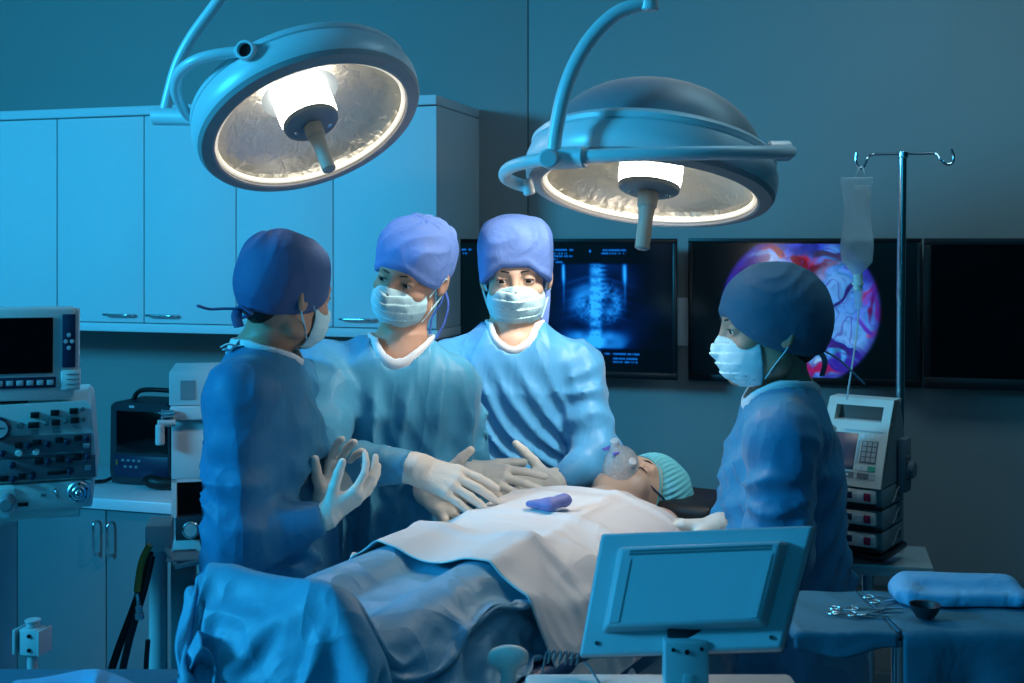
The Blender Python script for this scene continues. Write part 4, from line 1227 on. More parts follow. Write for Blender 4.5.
# patient
HC = P(636, 497, 2.80)
hz_ = (Vector((0.77, 0.64, 0.06))).normalized()
hy_ = (UP * 1.0 + TN * 0.22 - hz_ * 0.34).normalized(); hz_ = (hz_ - hy_ * hz_.dot(hy_)).normalized()
hx_ = hy_.cross(hz_)
PS = 1.0
PHM = frame(HC, hx_ * PS, hy_ * PS, hz_ * PS)
pr = root('person', tp(0.8, 0, ZM), 'patient lying on the operating table under the drapes, oxygen mask and teal hair net', 'person')
def pbody(Q):
    Mi = np.array(TMX.inverted(), dtype=np.float32)
    q = Q @ Mi[:3, :3].T + Mi[:3, 3]
    x, y, z = q[..., 0], q[..., 1], q[..., 2]
    ss = [0.70, 0.82, 0.95, 1.10, 1.22, 1.29]
    hw = np.interp(x, ss, [0.16, 0.155, 0.165, 0.18, 0.175, 0.10]); hh = np.interp(x, ss, [0.052, 0.052, 0.058, 0.064, 0.058, 0.040])
    k = np.sqrt((y / hw) ** 2 + ((z - ZM - 0.066) / hh) ** 2)
    d = np.maximum((k - 1) * hh, np.maximum(0.68 - x, x - 1.30))
    for s in (-1, 1):
        d = smin(d, cap(q, (0.74, s * 0.08, ZM + 0.062), (0.42, s * 0.10, ZM + 0.060), 0.058, 0.045), 0.03)
        d = smin(d, cap(q, (0.42, s * 0.10, ZM + 0.060), (0.160, s * 0.075 - 0.02, ZM + 0.05), 0.050, 0.036), 0.02)
        d = smin(d, cap(q, (0.155, s * 0.075 - 0.02, ZM + 0.04), (0.155, s * 0.075 - 0.02, ZM + 0.145), 0.036, 0.024), 0.02)
        d = smin(d, cap(q, (1.22, s * 0.15, ZM + 0.07), (0.98, s * 0.175, ZM + 0.040), 0.042, 0.036), 0.03)
        d = smin(d, cap(q, (0.98, s * 0.175, ZM + 0.040), (0.80, s * 0.13, ZM + 0.085), 0.036, 0.026), 0.02)
        d = smin(d, ell(q, (0.75, s * 0.10, ZM + 0.090), (0.06, 0.035, 0.018)), 0.02)
    nb_ = PHM @ Vector((0, -0.02, -0.06))
    a = TMX.inverted() @ nb_
    d = smin(d, cap(q, (1.26, 0, ZM + 0.085), tuple(a), 0.055, 0.050), 0.03)
    hc = A(HC)
    rr = np.sqrt(((Q - hc) ** 2).sum(-1))
    hd = rr - 0.12
    near = rr < 0.21
    if near.any():
        hd = hd.copy(); hd[near] = head_sdf(to_local(Q[near], PHM), False, True) * PS
    return smin(d, hd, 0.02)
iso('body', pbody, (-0.62, 1.35, ZM - 0.03), (0.62, 3.05, ZM + 0.24), 0.011, M_skin2, pr,
    fine=((HC.x - 0.12, HC.x + 0.13, 0.003), (HC.y - 0.13, HC.y + 0.13, 0.003), (HC.z - 0.10, HC.z + 0.13, 0.003)), margin=0.02)
for s in (-1, 1):
    m = MB(PHM); m.sweep([(s * 0.012, 0.0925, 0.017), (s * 0.024, 0.0920, 0.0225), (s * 0.036, 0.0840, 0.0245), (s * 0.047, 0.0715, 0.020)], [(0.0016, 0.0014), (0.0026, 0.0016), (0.0022, 0.0016), (0.001, 0.001)], 8, 6)
    m.build('eyebrow', M_hair, pr, 80)
    m = MB(PHM); m.sweep([(s * 0.0185, 0.0855, -0.0085), (s * 0.025, 0.0908, -0.0085), (s * 0.031, 0.0920, -0.0085), (s * 0.038, 0.0895, -0.0080), (s * 0.0455, 0.0820, -0.006)], [0.0008, 0.0015, 0.0017, 0.0016, 0.0009], 6, 5)
    m.build('eyelash', M_hair, pr, 80)
def bouffant(Q):
    x, y, z = Q[..., 0], Q[..., 1], Q[..., 2]
    an = np.arctan2(x, y)
    d = ell(Q, (0, -0.028, 0.050), (0.096, 0.108, 0.098))
    brim = z - (0.040 + 0.42 * (y - 0.08) - 0.45 * np.maximum(np.abs(x) - 0.04, 0))
    pl = np.sin(an * 46 + 2.2 * vnoise(x * 14, y * 14, z * 14)) * 0.0026 * np.exp(-(brim / 0.075) ** 2)
    d = d - pl - 0.006 * ridge(x * 13, y * 13, z * 13) * np.clip(brim / 0.03, 0, 1)
    gather = 0.016 * np.exp(-(brim / 0.012) ** 2)
    d = d + gather
    d = np.maximum(d, -brim)
    hol = ell(Q, (0, -0.016, 0.032), (0.077, 0.099, 0.084))
    return smax(d, -np.maximum(hol, brim - 0.012), 0.002)
iso('hair_net', bouffant, (-0.12, -0.16, -0.09), (0.12, 0.11, 0.17), 0.0026, M_net, pr, PHM)
m = MB(PHM)
ring = []
for k in range(40):
    a = 2 * math.pi * k / 40
    x = 0.0775 * math.sin(a); y = -0.016 + 0.098 * math.cos(a)
    z = 0.040 + 0.42 * (y - 0.08) - 0.45 * max(abs(x) - 0.04, 0)
    zz = min(0.95, abs((z - 0.032) / 0.084)); f = math.sqrt(1 - zz * zz)
    ring.append((x * f * 1.03, -0.016 + (y + 0.016) * f * 1.03, z + 0.004))
m.sweep(ring, 0.0028, 8, 2, closed=True); m.build('hair_net_band', M_net, pr, 60)
# oxygen mask: a clear cone over nose and mouth with a rim, valve and strap
def oxy(Q):
    d = ell(Q, (0, 0.086, -0.045), (0.036, 0.062, 0.050))
    d = smin(d, cap(Q, (0, 0.115, -0.052), (0, 0.150, -0.058), 0.020, 0.013), 0.02)
    sh = np.maximum(d, -(d + 0.0030))
    return smax(sh, 0.080 - Q[..., 1] - 0.5 * np.abs(Q[..., 2] + 0.045) * 0.25, 0.002)
om = iso('oxygen_mask', oxy, (-0.06, 0.05, -0.11), (0.06, 0.18, 0.02), 0.0026, M_clear, pr, PHM, label='clear oxygen mask')
m = MB(PHM)
rg = [(0.0385 * math.sin(2 * math.pi * k / 28), 0.080 - 0.016 * abs(math.sin(2 * math.pi * k / 28)) ** 2, -0.045 + 0.049 * math.cos(2 * math.pi * k / 28)) for k in range(28)]
m.sweep(rg, 0.0036, 8, 2, closed=True); m.build('mask_rim', M_tube, om, 60)
m = MB(PHM); m.cyl((0, 0.142, -0.057), (0, 0.172, -0.060), 0.011, 20, bev=0.002); m.build('inlet', M_tube, om, 30)
for s in (-1, 1):
    m = MB(PHM); m.cyl((s * 0.024, 0.112, -0.038), (s * 0.034, 0.122, -0.036), 0.010, 16, bev=0.002); m.build('valve', M_whitep, om, 30)
m = MB(PHM); m.box((0.014, 0.150, -0.070), (0.010, 0.004, 0.022), 0.001); m.box((-0.012, 0.146, -0.068), (0.008, 0.004, 0.018), 0.001); m.build('violet_clip', M_violet, om, 30, label='small violet clip')
for s in (-1, 1):
    m = MB(PHM); m.sweep([(s * 0.037, 0.072, -0.030), (s * 0.052, 0.060, -0.012), (s * 0.070, 0.035, 0.004), (s * 0.081, 0.012, 0.018)], (0.0035, 0.0014), 8, 6)
    m.build('strap', M_black_strap, om, 60)

# ------------------------------------------------------------------ drapes: simulated over a height field
HS = 0.005
hs_ax = np.arange(-0.5, 1.9, HS); ht_ax = np.arange(-0.9, 0.9, HS)      # t positive = near side
SS, TT = np.meshgrid(hs_ax, ht_ax, indexing='ij')
def patient_height():
    H = np.where((np.abs(TT) < HW) & (SS > 0.02) & (SS < 1.50), ZM, -1.0)
    s = SS
    cz = np.interp(s, [0.68, 0.82, 0.95, 1.10, 1.20, 1.30, 1.34], [0.126, 0.128, 0.142, 0.150, 0.142, 0.100, 0.05])
    w = np.interp(s, [0.68, 0.82, 0.95, 1.10, 1.22, 1.34], [0.20, 0.225, 0.245, 0.245, 0.235, 0.16])
    tor = ZM + cz * np.sqrt(np.clip(1 - (TT / w) ** 2, 0, 1)) ** 0.7
    H = np.where((s > 0.66) & (s < 1.34) & (np.abs(TT) < w), np.maximum(H, tor), H)
    for sd in (-1, 1):
        for (s0, s1, t0, t1, r0, r1, z0, z1) in ((0.40, 0.76, 0.10, 0.08, 0.068, 0.080, 0.064, 0.064), (0.08, 0.42, 0.085, 0.10, 0.055, 0.068, 0.050, 0.064)):
            k = np.clip((s - s0) / (s1 - s0), 0, 1)
            r = r0 + (r1 - r0) * k; c = sd * (t0 + (t1 - t0) * k); zc_ = ZM + z0 + (z1 - z0) * k
            m_ = (s >= s0) & (s <= s1) & (np.abs(TT - c) < r)
            H = np.where(m_, np.maximum(H, zc_ + np.sqrt(np.clip(r * r - (TT - c) ** 2, 0, 1))), H)
        # feet
        k = ((s - 0.145) / 0.042) ** 2 + ((TT - 0.02 - sd * 0.078) / 0.064) ** 2
        H = np.where(k < 1, np.maximum(H, ZM + 0.215 * np.clip(1 - k, 0, 1) ** 0.25), H)
    # the feet and legs hold the sheet like one low tent
    k = ((s - 0.148) / 0.044) ** 2 + ((TT - 0.02) / 0.125) ** 2
    H = np.where(k < 1, np.maximum(H, ZM + 0.205 * np.clip(1 - k, 0, 1) ** 0.2), H)
    tent = ZM + 0.205 - np.clip(0.135 - s, 0, 1) * 2.6 - np.clip(np.abs(TT - 0.02) - 0.12, 0, 1) * 2.4
    H = np.where((s < 0.17) & (s > 0.03) & (np.abs(TT - 0.02) < 0.2), np.maximum(H, tent), H)
    H = np.where((np.abs(TT) < 0.09) & (s > 0.1) & (s < 0.7), np.maximum(H, ZM + np.interp(s, [0.1, 0.2, 0.7], [0.17, 0.09, 0.115])), H)
    return H
H0 = patient_height()
def look(H, s, t):
    i = np.clip((s - hs_ax[0]) / HS, 0, len(hs_ax) - 1.001); j = np.clip((t - ht_ax[0]) / HS, 0, len(ht_ax) - 1.001)
    a = i.astype(int); b = j.astype(int); fa = i - a; fb = j - b
    return (H[a, b] * (1 - fa) * (1 - fb) + H[a + 1, b] * fa * (1 - fb) + H[a, b + 1] * (1 - fa) * fb + H[a + 1, b + 1] * fa * fb)
def cloth(s0, s1, t0, t1, step, H, zlift, slack, iters, sd, rot=0.0, squeeze=(0, 0), pin=None, bend=0.35):
    a = np.arange(s0, s1, step); b = np.arange(t0, t1, step)
    Sg, Tg = np.meshgrid(a, b, indexing='ij')
    cs, ct = (s0 + s1) / 2, (t0 + t1) / 2
    rs_ = np.random.RandomState(sd)
    X = np.stack([cs + (Sg - cs) * math.cos(rot) - (Tg - ct) * math.sin(rot), ct + (Sg - cs) * math.sin(rot) + (Tg - ct) * math.cos(rot), np.full_like(Sg, zlift)], -1)
    X[..., 2] += 0.012 * vnoise(Sg * 9 + sd, Tg * 9, Sg * 0) + rs_.rand(*Sg.shape) * 0.002
    V = np.zeros_like(X)
    L1 = step * (1 + slack); L2 = L1 * math.sqrt(2)
    nx, ny = Sg.shape
    def con(sa, sb, L, k):
        A_ = X[sa]; B_ = X[sb]
        d = B_ - A_; l = np.sqrt((d ** 2).sum(-1, keepdims=True)) + 1e-9
        c = d * (0.5 * k * (l - L) / l)
        X[sa] += c; X[sb] -= c
    sl = slice
    for it in range(iters):
        V[..., 2] -= 9.8 * 0.008
        V *= 0.985
        Pv = X.copy()
        X += V * 0.008
        for _ in range(9):
            for o in (0, 1):
                con((sl(o, nx - 1, 2),), (sl(o + 1, nx, 2),), L1, 1.0)
                con((sl(None), sl(o, ny - 1, 2)), (sl(None), sl(o + 1, ny, 2)), L1, 1.0)
            for o in (0, 1):
                con((sl(o, nx - 1, 2), sl(0, ny - 1)), (sl(o + 1, nx, 2), sl(1, ny)), L2, 0.35)
                con((sl(o, nx - 1, 2), sl(1, ny)), (sl(o + 1, nx, 2), sl(0, ny - 1)), L2, 0.35)
            # bending: skip-one springs push apart
            for o in (0, 1, 2, 3):
                A_ = X[o:nx - 2:4]; B_ = X[o + 2:nx:4]; n_ = min(len(A_), len(B_))
                for (sa, sb) in (((sl(o, o + 4 * n_, 4),), (sl(o + 2, o + 2 + 4 * n_, 4),)),):
                    if n_ > 0 and X[sa].shape == X[sb].shape: con(sa, sb, 2 * L1, bend * 0.3)
            hh = look(H, X[..., 0], X[..., 1]) + 0.004
            low = X[..., 2] < hh
            tall = low & (hh - X[..., 2] > 0.05) & (X[..., 2] < ZM - 0.01)
            # hit the table's side: leave it sideways
            X[..., 2] = np.where(low & ~tall, hh, X[..., 2])
            tt = X[..., 1]
            X[..., 1] = np.where(tall & (np.abs(tt) > HW - 0.05), np.sign(tt) * (HW + 0.024), tt)
            X[..., 0] = np.where(tall & (X[..., 0] < 0.09), 0.008, X[..., 0])
            X[..., 2] = np.maximum(X[..., 2], 0.04)
        V = (X - Pv) / 0.008
        c_ = X[..., 2] <= look(H, X[..., 0], X[..., 1]) + 0.0045
        V[c_] *= 0.25
        sp_ = np.sqrt((V ** 2).sum(-1, keepdims=True)); V *= np.minimum(1, 2.5 / (sp_ + 1e-9))
    return X
def raster(H, X, add):
    H2 = H.copy()
    for fa in (0, 0.25, 0.5, 0.75):
        for fb in (0, 0.25, 0.5, 0.75):
            Y = (X[:-1, :-1] * (1 - fa) * (1 - fb) + X[1:, :-1] * fa * (1 - fb) + X[:-1, 1:] * (1 - fa) * fb + X[1:, 1:] * fa * fb).reshape(-1, 3)
            i = np.round((Y[:, 0] - hs_ax[0]) / HS).astype(int); j = np.round((Y[:, 1] - ht_ax[0]) / HS).astype(int)
            ok = (i > 0) & (i < len(hs_ax) - 1) & (j > 0) & (j < len(ht_ax) - 1)
            for di in (0, 1):
                np.maximum.at(H2, (i[ok] - di, j[ok]), Y[ok, 2] + add)
                np.maximum.at(H2, (i[ok] - di, j[ok] - 1), Y[ok, 2] + add)
    return H2
def cloth_mesh(name, X, thick, material, levels=1):
    nx, ny = X.shape[:2]
    W = np.array(T0)[None, None] + X[..., 0:1] * np.array(TA) + X[..., 1:2] * np.array(TN) + X[..., 2:3] * np.array(UP)
    idx = np.arange(nx * ny).reshape(nx, ny)
    fc = np.stack([idx[:-1, :-1], idx[:-1, 1:], idx[1:, 1:], idx[1:, :-1]], -1).reshape(-1, 4)
    o = mk(name, W.reshape(-1, 3), fc[:, ::-1].copy(), material, None, True)
    ss = o.modifiers.new('smooth', 'SUBSURF'); ss.levels = levels; ss.render_levels = levels
    so = o.modifiers.new('thickness', 'SOLIDIFY'); so.thickness = thick; so.offset = 1.0
    return o
XS = cloth(-0.15, 0.84, -0.255, 0.375, 0.0125, H0, 1.30, 0.07, 130, 3, rot=-0.03)
props(cloth_mesh('blue_sheet', XS, 0.0025, M_sheet), 'crumpled light blue sheet over the feet and legs of the patient', 'sheet')
H1 = raster(H0, XS, 0.004)
XD = cloth(0.56, 1.46, -0.40, 0.78, 0.0125, H1, 1.32, 0.05, 130, 11, rot=0.06)
# creases left by the way the drape was folded
_a = np.arange(XD.shape[0])[:, None] * 0.0125; _b = np.arange(XD.shape[1])[None, :] * 0.0125
for c_ in (0.15, 0.36, 0.57):
    XD[..., 2] += 0.0085 * np.exp(-((_a - c_ - 0.12 * (_b - 0.4)) / 0.0105) ** 2)
for c_ in (0.24, 0.46, 0.68):
    XD[..., 2] += 0.0085 * np.exp(-((_b - c_ + 0.10 * (_a - 0.4)) / 0.0105) ** 2)
props(cloth_mesh('white_drape', XD, 0.002, M_drape), 'white surgical drape over the chest and belly of the patient, hanging off the near side', 'drape')
H2 = raster(H1, XD, 0.002)
# small violet rubber piece on the drape
pc = P(549, 512, 2.36)
q0 = TMX.inverted() @ pc
zz = float(look(H2, np.array([q0.x]), np.array([-q0.y]))[0])
def violet(Q):
    d = cap(Q, (-0.042, 0.008, 0.010), (0.0, -0.010, 0.013), 0.009, 0.0145)
    d = smin(d, cap(Q, (0.0, -0.010, 0.013), (0.038, 0.010, 0.018), 0.0145, 0.016), 0.012)
    return d - 0.002 * ridge(Q[..., 0] * 40, Q[..., 1] * 40, Q[..., 2] * 40)
Mv = frame((pc.x, pc.y, zz + 0.001), Vector((1, 0.1, 0)).normalized() * 0.88, Vector((-0.1, 1, 0)).normalized() * 0.88, UP * 0.8)
props(iso('rubber_piece', violet, (-0.07, -0.04, -0.02), (0.07, 0.05, 0.05), 0.003, M_purple, None, Mv), 'small curved violet-blue rubber piece lying on the white drape', 'rubber piece')

# ================================================================== equipment
def facing(px, py, D, yaw=0.0, roll=0.0, pitch=0.0):
    """frame whose x runs right, y away from the viewer, z up; angles in degrees"""
    R = Matrix.Rotation(math.radians(yaw), 3, 'Z') @ Matrix.Rotation(math.radians(pitch), 3, 'X') @ Matrix.Rotation(math.radians(roll), 3, 'Y')
    M = R.to_4x4(); M.translation = P(px, py, D)
    return M, D / F      # metres per pixel at that depth
def pbox(m, k, x0, x1, y0, y1, d0, d1, bev=0.0, cx=0, cy=0):
    """box given in picture-size units (x right, y down) around the frame's origin, depth in metres"""
    m.box(((x0 + x1) / 2 * k - cx * k, (d0 + d1) / 2, -((y0 + y1) / 2 * k - cy * k)), (abs(x1 - x0) * k, abs(d1 - d0), abs(y1 - y0) * k), bev)

# --- patient monitor on top of the anaesthesia machine (left)
Mf, k = facing(0, 355, 2.32, 18, 0.3)
Mf = Mf @ Matrix.Diagonal((0.99, 1, 1, 1))
r = root('patient_monitor', P(0, 403, 2.38), 'beige medical monitor with dark screen and button row, on top of the anaesthesia machine', 'monitor')
def B(x0, x1, y0, y1, d0, d1, name, mt, parent=r, bev=0.0, M=None, kk=None, c=(0, 355), **kw):
    m = MB(M or Mf); pbox(m, kk or k, x0, x1, y0, y1, d0, d1, bev, c[0], c[1]); return m.build(name, mt, parent, 35, **kw)
m = MB(Mf); pbox(m, k, -88, 71, 308, 402, 0.0, 0.05, 0.008, 0, 355); pbox(m, k, -70, 60, 318, 396, 0.05, 0.14, 0.02, 0, 355); pbox(m, k, 58, 76, 372, 392, -0.004, 0.06, 0.003, 0, 355); pbox(m, k, 66, 75, 310, 390, 0.006, 0.06, 0.003, 0, 355)
body_ = m.build('housing', M_equip, r)
B(-75, 50, 318, 374, -0.004, 0.004, 'display', M_screen)
B(59, 71.5, 315, 369, -0.005, 0.004, 'side_key_panel', M_navy, bev=0.001)
for (x, y) in ((65.5, 336), (62.5, 342.5), (68.5, 342.5), (65.5, 349)):
    m = MB(Mf); m.cyl(((x) * k, -0.005, -(y - 355) * k), (x * k, -0.009, -(y - 355) * k), 0.0042, 16, bev=0.001); m.build('round_key', M_btn, r)
kp = B(-75, 53, 378, 389, -0.004, 0.004, 'key_strip', M_navy, bev=0.001)
for i in range(6):
    B(-3.5 + i * 9.6, 3 + i * 9.6, 381, 386, -0.007, -0.003, 'key', M_btn, bev=0.001)
for i in range(4):
    B(63.5, 76, 375.5 + i * 5, 376.2 + i * 5, -0.0055, -0.003, 'vent_line', M_btnd)
B(-20, 25, 402, 410, 0.03, 0.10, 'foot', M_dark)

# --- anaesthesia machine
Mf, k = facing(0, 462, 2.32, 18, 0.0, 0)
Mf = Mf @ Matrix.Diagonal((0.99, 1, 1, 1))
r = root('anaesthesia_machine', (P(0, 683, 2.5).x, 2.5, 0), 'beige anaesthesia machine with dark control panels and dials at the left edge', 'anaesthesia machine')
C_ = (0, 462)
def B2(x0, x1, y0, y1, d0, d1, name, mt, parent=None, bev=0.0, **kw):
    m = MB(Mf); pbox(m, k, x0, x1, y0, y1, d0, d1, bev, *C_); return m.build(name, mt, parent or r, 35, **kw)
m = MB(Mf)
poly = [(-140, 408), (82, 404), (87, 410), (92.5, 483), (-140, 485)]
m2 = [(x * k, -(y - 462) * k) for x, y in poly]
m.M = Mf @ Matrix.Rotation(math.radians(90), 4, 'X')
m.prism(m2, 0.0, -0.30)
m.build('upper_housing', M_equip, r)
m = MB(Mf); pbox(m, k, -140, 88, 485, 512, -0.006, 0.30, 0.004, *C_); m.build('lower_housing', M_equip, r)
B2(8, 76, 511, 522, 0.0, 0.10, 'lower_lip', M_equip, bev=0.003)
pn = B2(-100, 87, 437, 458.5, -0.006, 0.004, 'control_panel', M_panelgrey, bev=0.001)
pn2 = B2(-100, 91, 459.5, 481.5, -0.006, 0.004, 'control_panel', M_panelgrey, bev=0.001)
for (x, y, w_, h_, pr_) in ((33, 416, 8, 5.5, r), (52, 414.5, 8, 5.5, r), (70, 413.5, 8, 5.5, r), (32, 426, 10.5, 5.5, r), (53, 424.5, 8, 5.5, r), (71, 423, 8, 5.5, r),
        (18, 445.5, 7, 5.5, pn), (35, 443.5, 8.5, 5.5, pn), (56, 442, 7, 5.5, pn), (74, 441, 7, 5.5, pn), (4, 479 - 1, 7, 5.5, pn2), (21, 476.5, 7, 5.5, pn2), (37, 462.5, 8, 6, pn2), (57, 461.5, 8, 6, pn2), (74, 460.5, 8, 6, pn2), (54, 475, 18, 3.4, pn2), (22, 505, 9.5, 3.5, r)):
    B2(x - w_ / 2, x + w_ / 2, y - h_ / 2, y + h_ / 2, -0.012, -0.004 if pr_ is not r else 0.002, 'readout', M_black, pr_, 0.0005)
for (x, y) in ((44, 425.5), (63, 424), (78.5, 412), (79.5, 422.5)):
    m = MB(Mf); m.cyl((x * k, 0.0, -(y - 462) * k), (x * k, -0.008, -(y - 462) * k), 0.0042, 14, bev=0.001); m.build('small_knob', M_btnd, r)
m = MB(Mf); m.cyl((19 * k, 0.0, -(426 - 462) * k), (19 * k, -0.010, -(426 - 462) * k), 0.006, 14, bev=0.001); m.build('small_knob', M_btnd, r)
for (x, y) in ((27, 446), (45, 445.5), (64, 444), (83, 441.5), (12, 465), (46, 463.5), (66, 463), (84, 460), (13, 479), (31, 477), (67, 474), (3, 453)):
    m = MB(Mf); m.cyl((x * k, -0.004, -(y - 462) * k), (x * k, -0.020, -(y - 462) * k), 0.0065, 16, r2=0.005, bev=0.0008); m.box((x * k, -0.022, -(y - 462) * k), (0.0025, 0.006, 0.012)); m.build('dial', M_navy, pn if y < 459 else pn2)
for (x, y) in ((18, 453.5), (34.5, 453)):
    m = MB(Mf); m.cyl((x * k, -0.004, -(y - 462) * k), (x * k, -0.012, -(y - 462) * k), 0.0065, 20, bev=0.001); m.build('white_dial', M_equip, pn)
B2(79, 85.5, 447, 451.5, -0.011, -0.004, 'lit_key', M_btn, pn, 0.001); B2(81, 87, 469, 474, -0.011, -0.004, 'lit_key', M_btn, pn2, 0.001)
# fine outlines and print rows on the panel
m = MB(Mf)
for i, (x0, x1, y) in enumerate(((12, 80, 455.2), (12, 12.4, 446), (70, 88, 464.2))):
    pbox(m, k, x0, x1, y, y + 0.5, -0.0075, -0.005, 0, *C_)
m.build('panel_outline', M_btn, pn)
m = MB(Mf)
for (x, y) in ((33, 432), (33, 434.5), (53, 430), (53, 432), (54, 434), (72, 429), (74, 431), (40, 483.6), (54, 483)):
    pbox(m, k, x - 3.5, x + 3.5, y, y + 0.7, -0.001, 0.002, 0, *C_)
m.build('print_row', M_panelgrey, r)
# round gauge at the left edge
m = MB(Mf); m.cyl((-1 * k, 0.0, 34 * k), (-1 * k, -0.016, 34 * k), 11.5 * k, 40, bev=0.003); g = m.build('gauge', M_navy, r)
m = MB(Mf); m.cyl((-1 * k, -0.0155, 34 * k), (-1 * k, -0.0175, 34 * k), 9.0 * k, 40); m.build('gauge_face', M_btn, g)
m = MB(Mf); m.box((1.5 * k, -0.018, 35 * k), (7 * k, 0.001, 0.6 * k)); m.build('gauge_needle', M_black, g)
# bottom controls
m = MB(Mf); m.cyl((75 * k, -0.006, -(494 - 462) * k), (75 * k, -0.030, -(494 - 462) * k), 11 * k, 36, bev=0.003); vv = m.build('valve_wheel', M_steel, r)
m = MB(Mf); m.cyl((75.5 * k, -0.03, -(494 - 462) * k), (75.5 * k, -0.040, -(494 - 462) * k), 7 * k, 30, bev=0.002); m.cyl((75.5 * k, -0.04, -(494 - 462) * k), (75.5 * k, -0.050, -(494 - 462) * k), 3.5 * k, 24, bev=0.002); m.build('valve_hub', M_chrome, vv)
m = MB(Mf)
for a in range(6):
    an = a * math.pi / 3 + 0.4; m.cyl(((75 + 8.6 * math.cos(an)) * k, -0.029, -(494 - 462 - 8.6 * math.sin(an)) * k), ((75 + 8.6 * math.cos(an)) * k, -0.0315, -(494 - 462 - 8.6 * math.sin(an)) * k), 1.1 * k, 10)
m.build('valve_holes', M_black, vv)
m = MB(Mf); m.sweep([(52 * k, -0.006, -30 * k), (53 * k, -0.022, -30 * k), (57 * k, -0.030, -37 * k)], 0.0035, 10, 5); m.build('toggle', M_chrome, r)
m = MB(Mf); m.box((41 * k, -0.008, -35 * k), (5 * k, 0.004, 1.2 * k), 0, R=Matrix.Rotation(0.5, 3, 'Y')); m.box((41 * k, -0.008, -35 * k), (5 * k, 0.004, 1.2 * k), 0, R=Matrix.Rotation(-0.5, 3, 'Y')); m.build('cross_mark', M_btnd, r)
m = MB(Mf); m.cyl((7.5 * k, -0.006, -38 * k), (7.5 * k, -0.055, -38 * k), 8 * k, 32, r2=7.0 * k, bev=0.003); m.build('flow_knob', M_grn_s, r)
B2(-20, 15, 488, 513, -0.012, 0.0, 'knob_plate', M_equip, bev=0.002)
# its stand
m = MB(); c0 = P(-2, 525, 2.44); m.box((c0.x - 0.02, 2.46, (c0.z + 0.10) / 2), (0.065, 0.10, c0.z - 0.10), 0.008); m.build('column', M_equipw, r)
m = MB(); m.box((c0.x - 0.1, 2.46, 0.07), (0.42, 0.40, 0.10), 0.02); m.build('base', M_equip, r)

# --- clamp stand in front of it
r = root('clamp_stand', (P(33, 683, 2.2).x, 2.2, 0), 'short white post with square clamp block, left of the base cabinet handles', 'clamp stand')
Mf, k = facing(33, 640, 2.2, -12)
m = MB(); c0 = P(32.5, 640, 2.2); m.cyl((c0.x, 2.2, 0.03), (c0.x, 2.2, P(0, 620, 2.2).z), 0.0095, 24); m.build('post', M_equipw, r)
m = MB(Mf); m.box((0, 0, 0), (0.036, 0.034, 0.048), 0.003); m.build('clamp_block', M_equipw, r)
for s in (-1, 1):
    m = MB(Mf); m.box((s * 0.0245, -0.002, 0.001), (0.006, 0.042, 0.046), 0.002); m.build('clamp_jaw', M_equipw, r)
m = MB(Mf); m.cyl((0, 0, 0.024), (0, 0, 0.034), 0.012, 24, bev=0.001); m.cyl((0, 0, 0.034), (0, 0, 0.038), 0.0145, 24, bev=0.001); m.build('top_cap', M_equipw, r)
for z in (0.013, -0.013):
    m = MB(Mf); m.cyl((0.004, -0.016, z), (0.004, -0.021, z), 0.0036, 12, bev=0.0006); m.build('bolt', M_black, r)
m = MB(); m.lathe([(0.13, 0.0), (0.13, 0.012), (0.03, 0.03)], 32, Matrix.Translation((c0.x, 2.2, 0))); m.build('foot', M_steel, r)

# --- portable black machine on the worktop
def wpt(px, py, off): 
    s, z = ws(px, py, off); return s, z
zt_ = zc + 0.034
s0, _ = ws(110, 480, 0.35); s1, _ = ws(170, 480, 0.35)
_, ztop = ws(140, 403, 0.35)
r = root('portable_device', wp((s0 + s1) / 2, 0.26, zt_), 'black portable machine with carrying handle and dark screen, standing on the worktop', 'medical device')
m = WB()
poly = [(s0 + 0.008, zt_ + 0.006), (s1 - 0.005, zt_ + 0.006), (s1, zt_ + 0.05), (s1 - 0.004, ztop - 0.012), (s1 - 0.016, ztop), (s0 + 0.02, ztop), (s0 + 0.004, ztop - 0.014), (s0, zt_ + 0.05)]
m.M = WM @ Matrix.Rotation(math.radians(90), 4, 'X')
m.prism(poly, 0.17, 0.35)
m.build('housing', M_dark, r)
m = WB(); wbox(m, s0 + 0.028, s1 - 0.01, 0.349, 0.354, zt_ + 0.115, ztop - 0.03, 0.002); m.build('display', M_screen, r)
m = WB(); wbox(m, s0 + 0.018, s1 - 0.006, 0.349, 0.353, zt_ + 0.03, zt_ + 0.105, 0.002); kp = m.build('key_panel', M_navy, r)
rnd = random.Random(4)
for i in range(7):
    m = WB(); a = s0 + 0.05 + (i % 4) * 0.022 + (i // 4) * 0.010; z = zt_ + 0.088 - (i // 4) * 0.022; wbox(m, a, a + 0.012, 0.352, 0.356, z - 0.004, z + 0.004, 0.001); m.build('key', M_grn_s, kp)
m = WB(); wbox(m, s0 + 0.028, s0 + 0.034, 0.352, 0.356, zt_ + 0.07, zt_ + 0.09, 0.001); m.build('amber_mark', M_hosey, kp)
m = WB(); wbox(m, s0 + 0.08, s0 + 0.10, 0.349, 0.353, ztop - 0.018, ztop - 0.010); m.build('badge', M_btn, r)
m = WB(); m.sweep([(s0 + 0.035, -0.26, ztop - 0.005), (s0 + 0.05, -0.26, ztop + 0.022), (s0 + 0.085, -0.26, ztop + 0.035), (s1 - 0.06, -0.26, ztop + 0.035), (s1 - 0.02, -0.26, ztop + 0.024), (s1 - 0.01, -0.26, ztop - 0.005)], 0.0085, 12, 6); m.build('carry_handle', M_black, r)
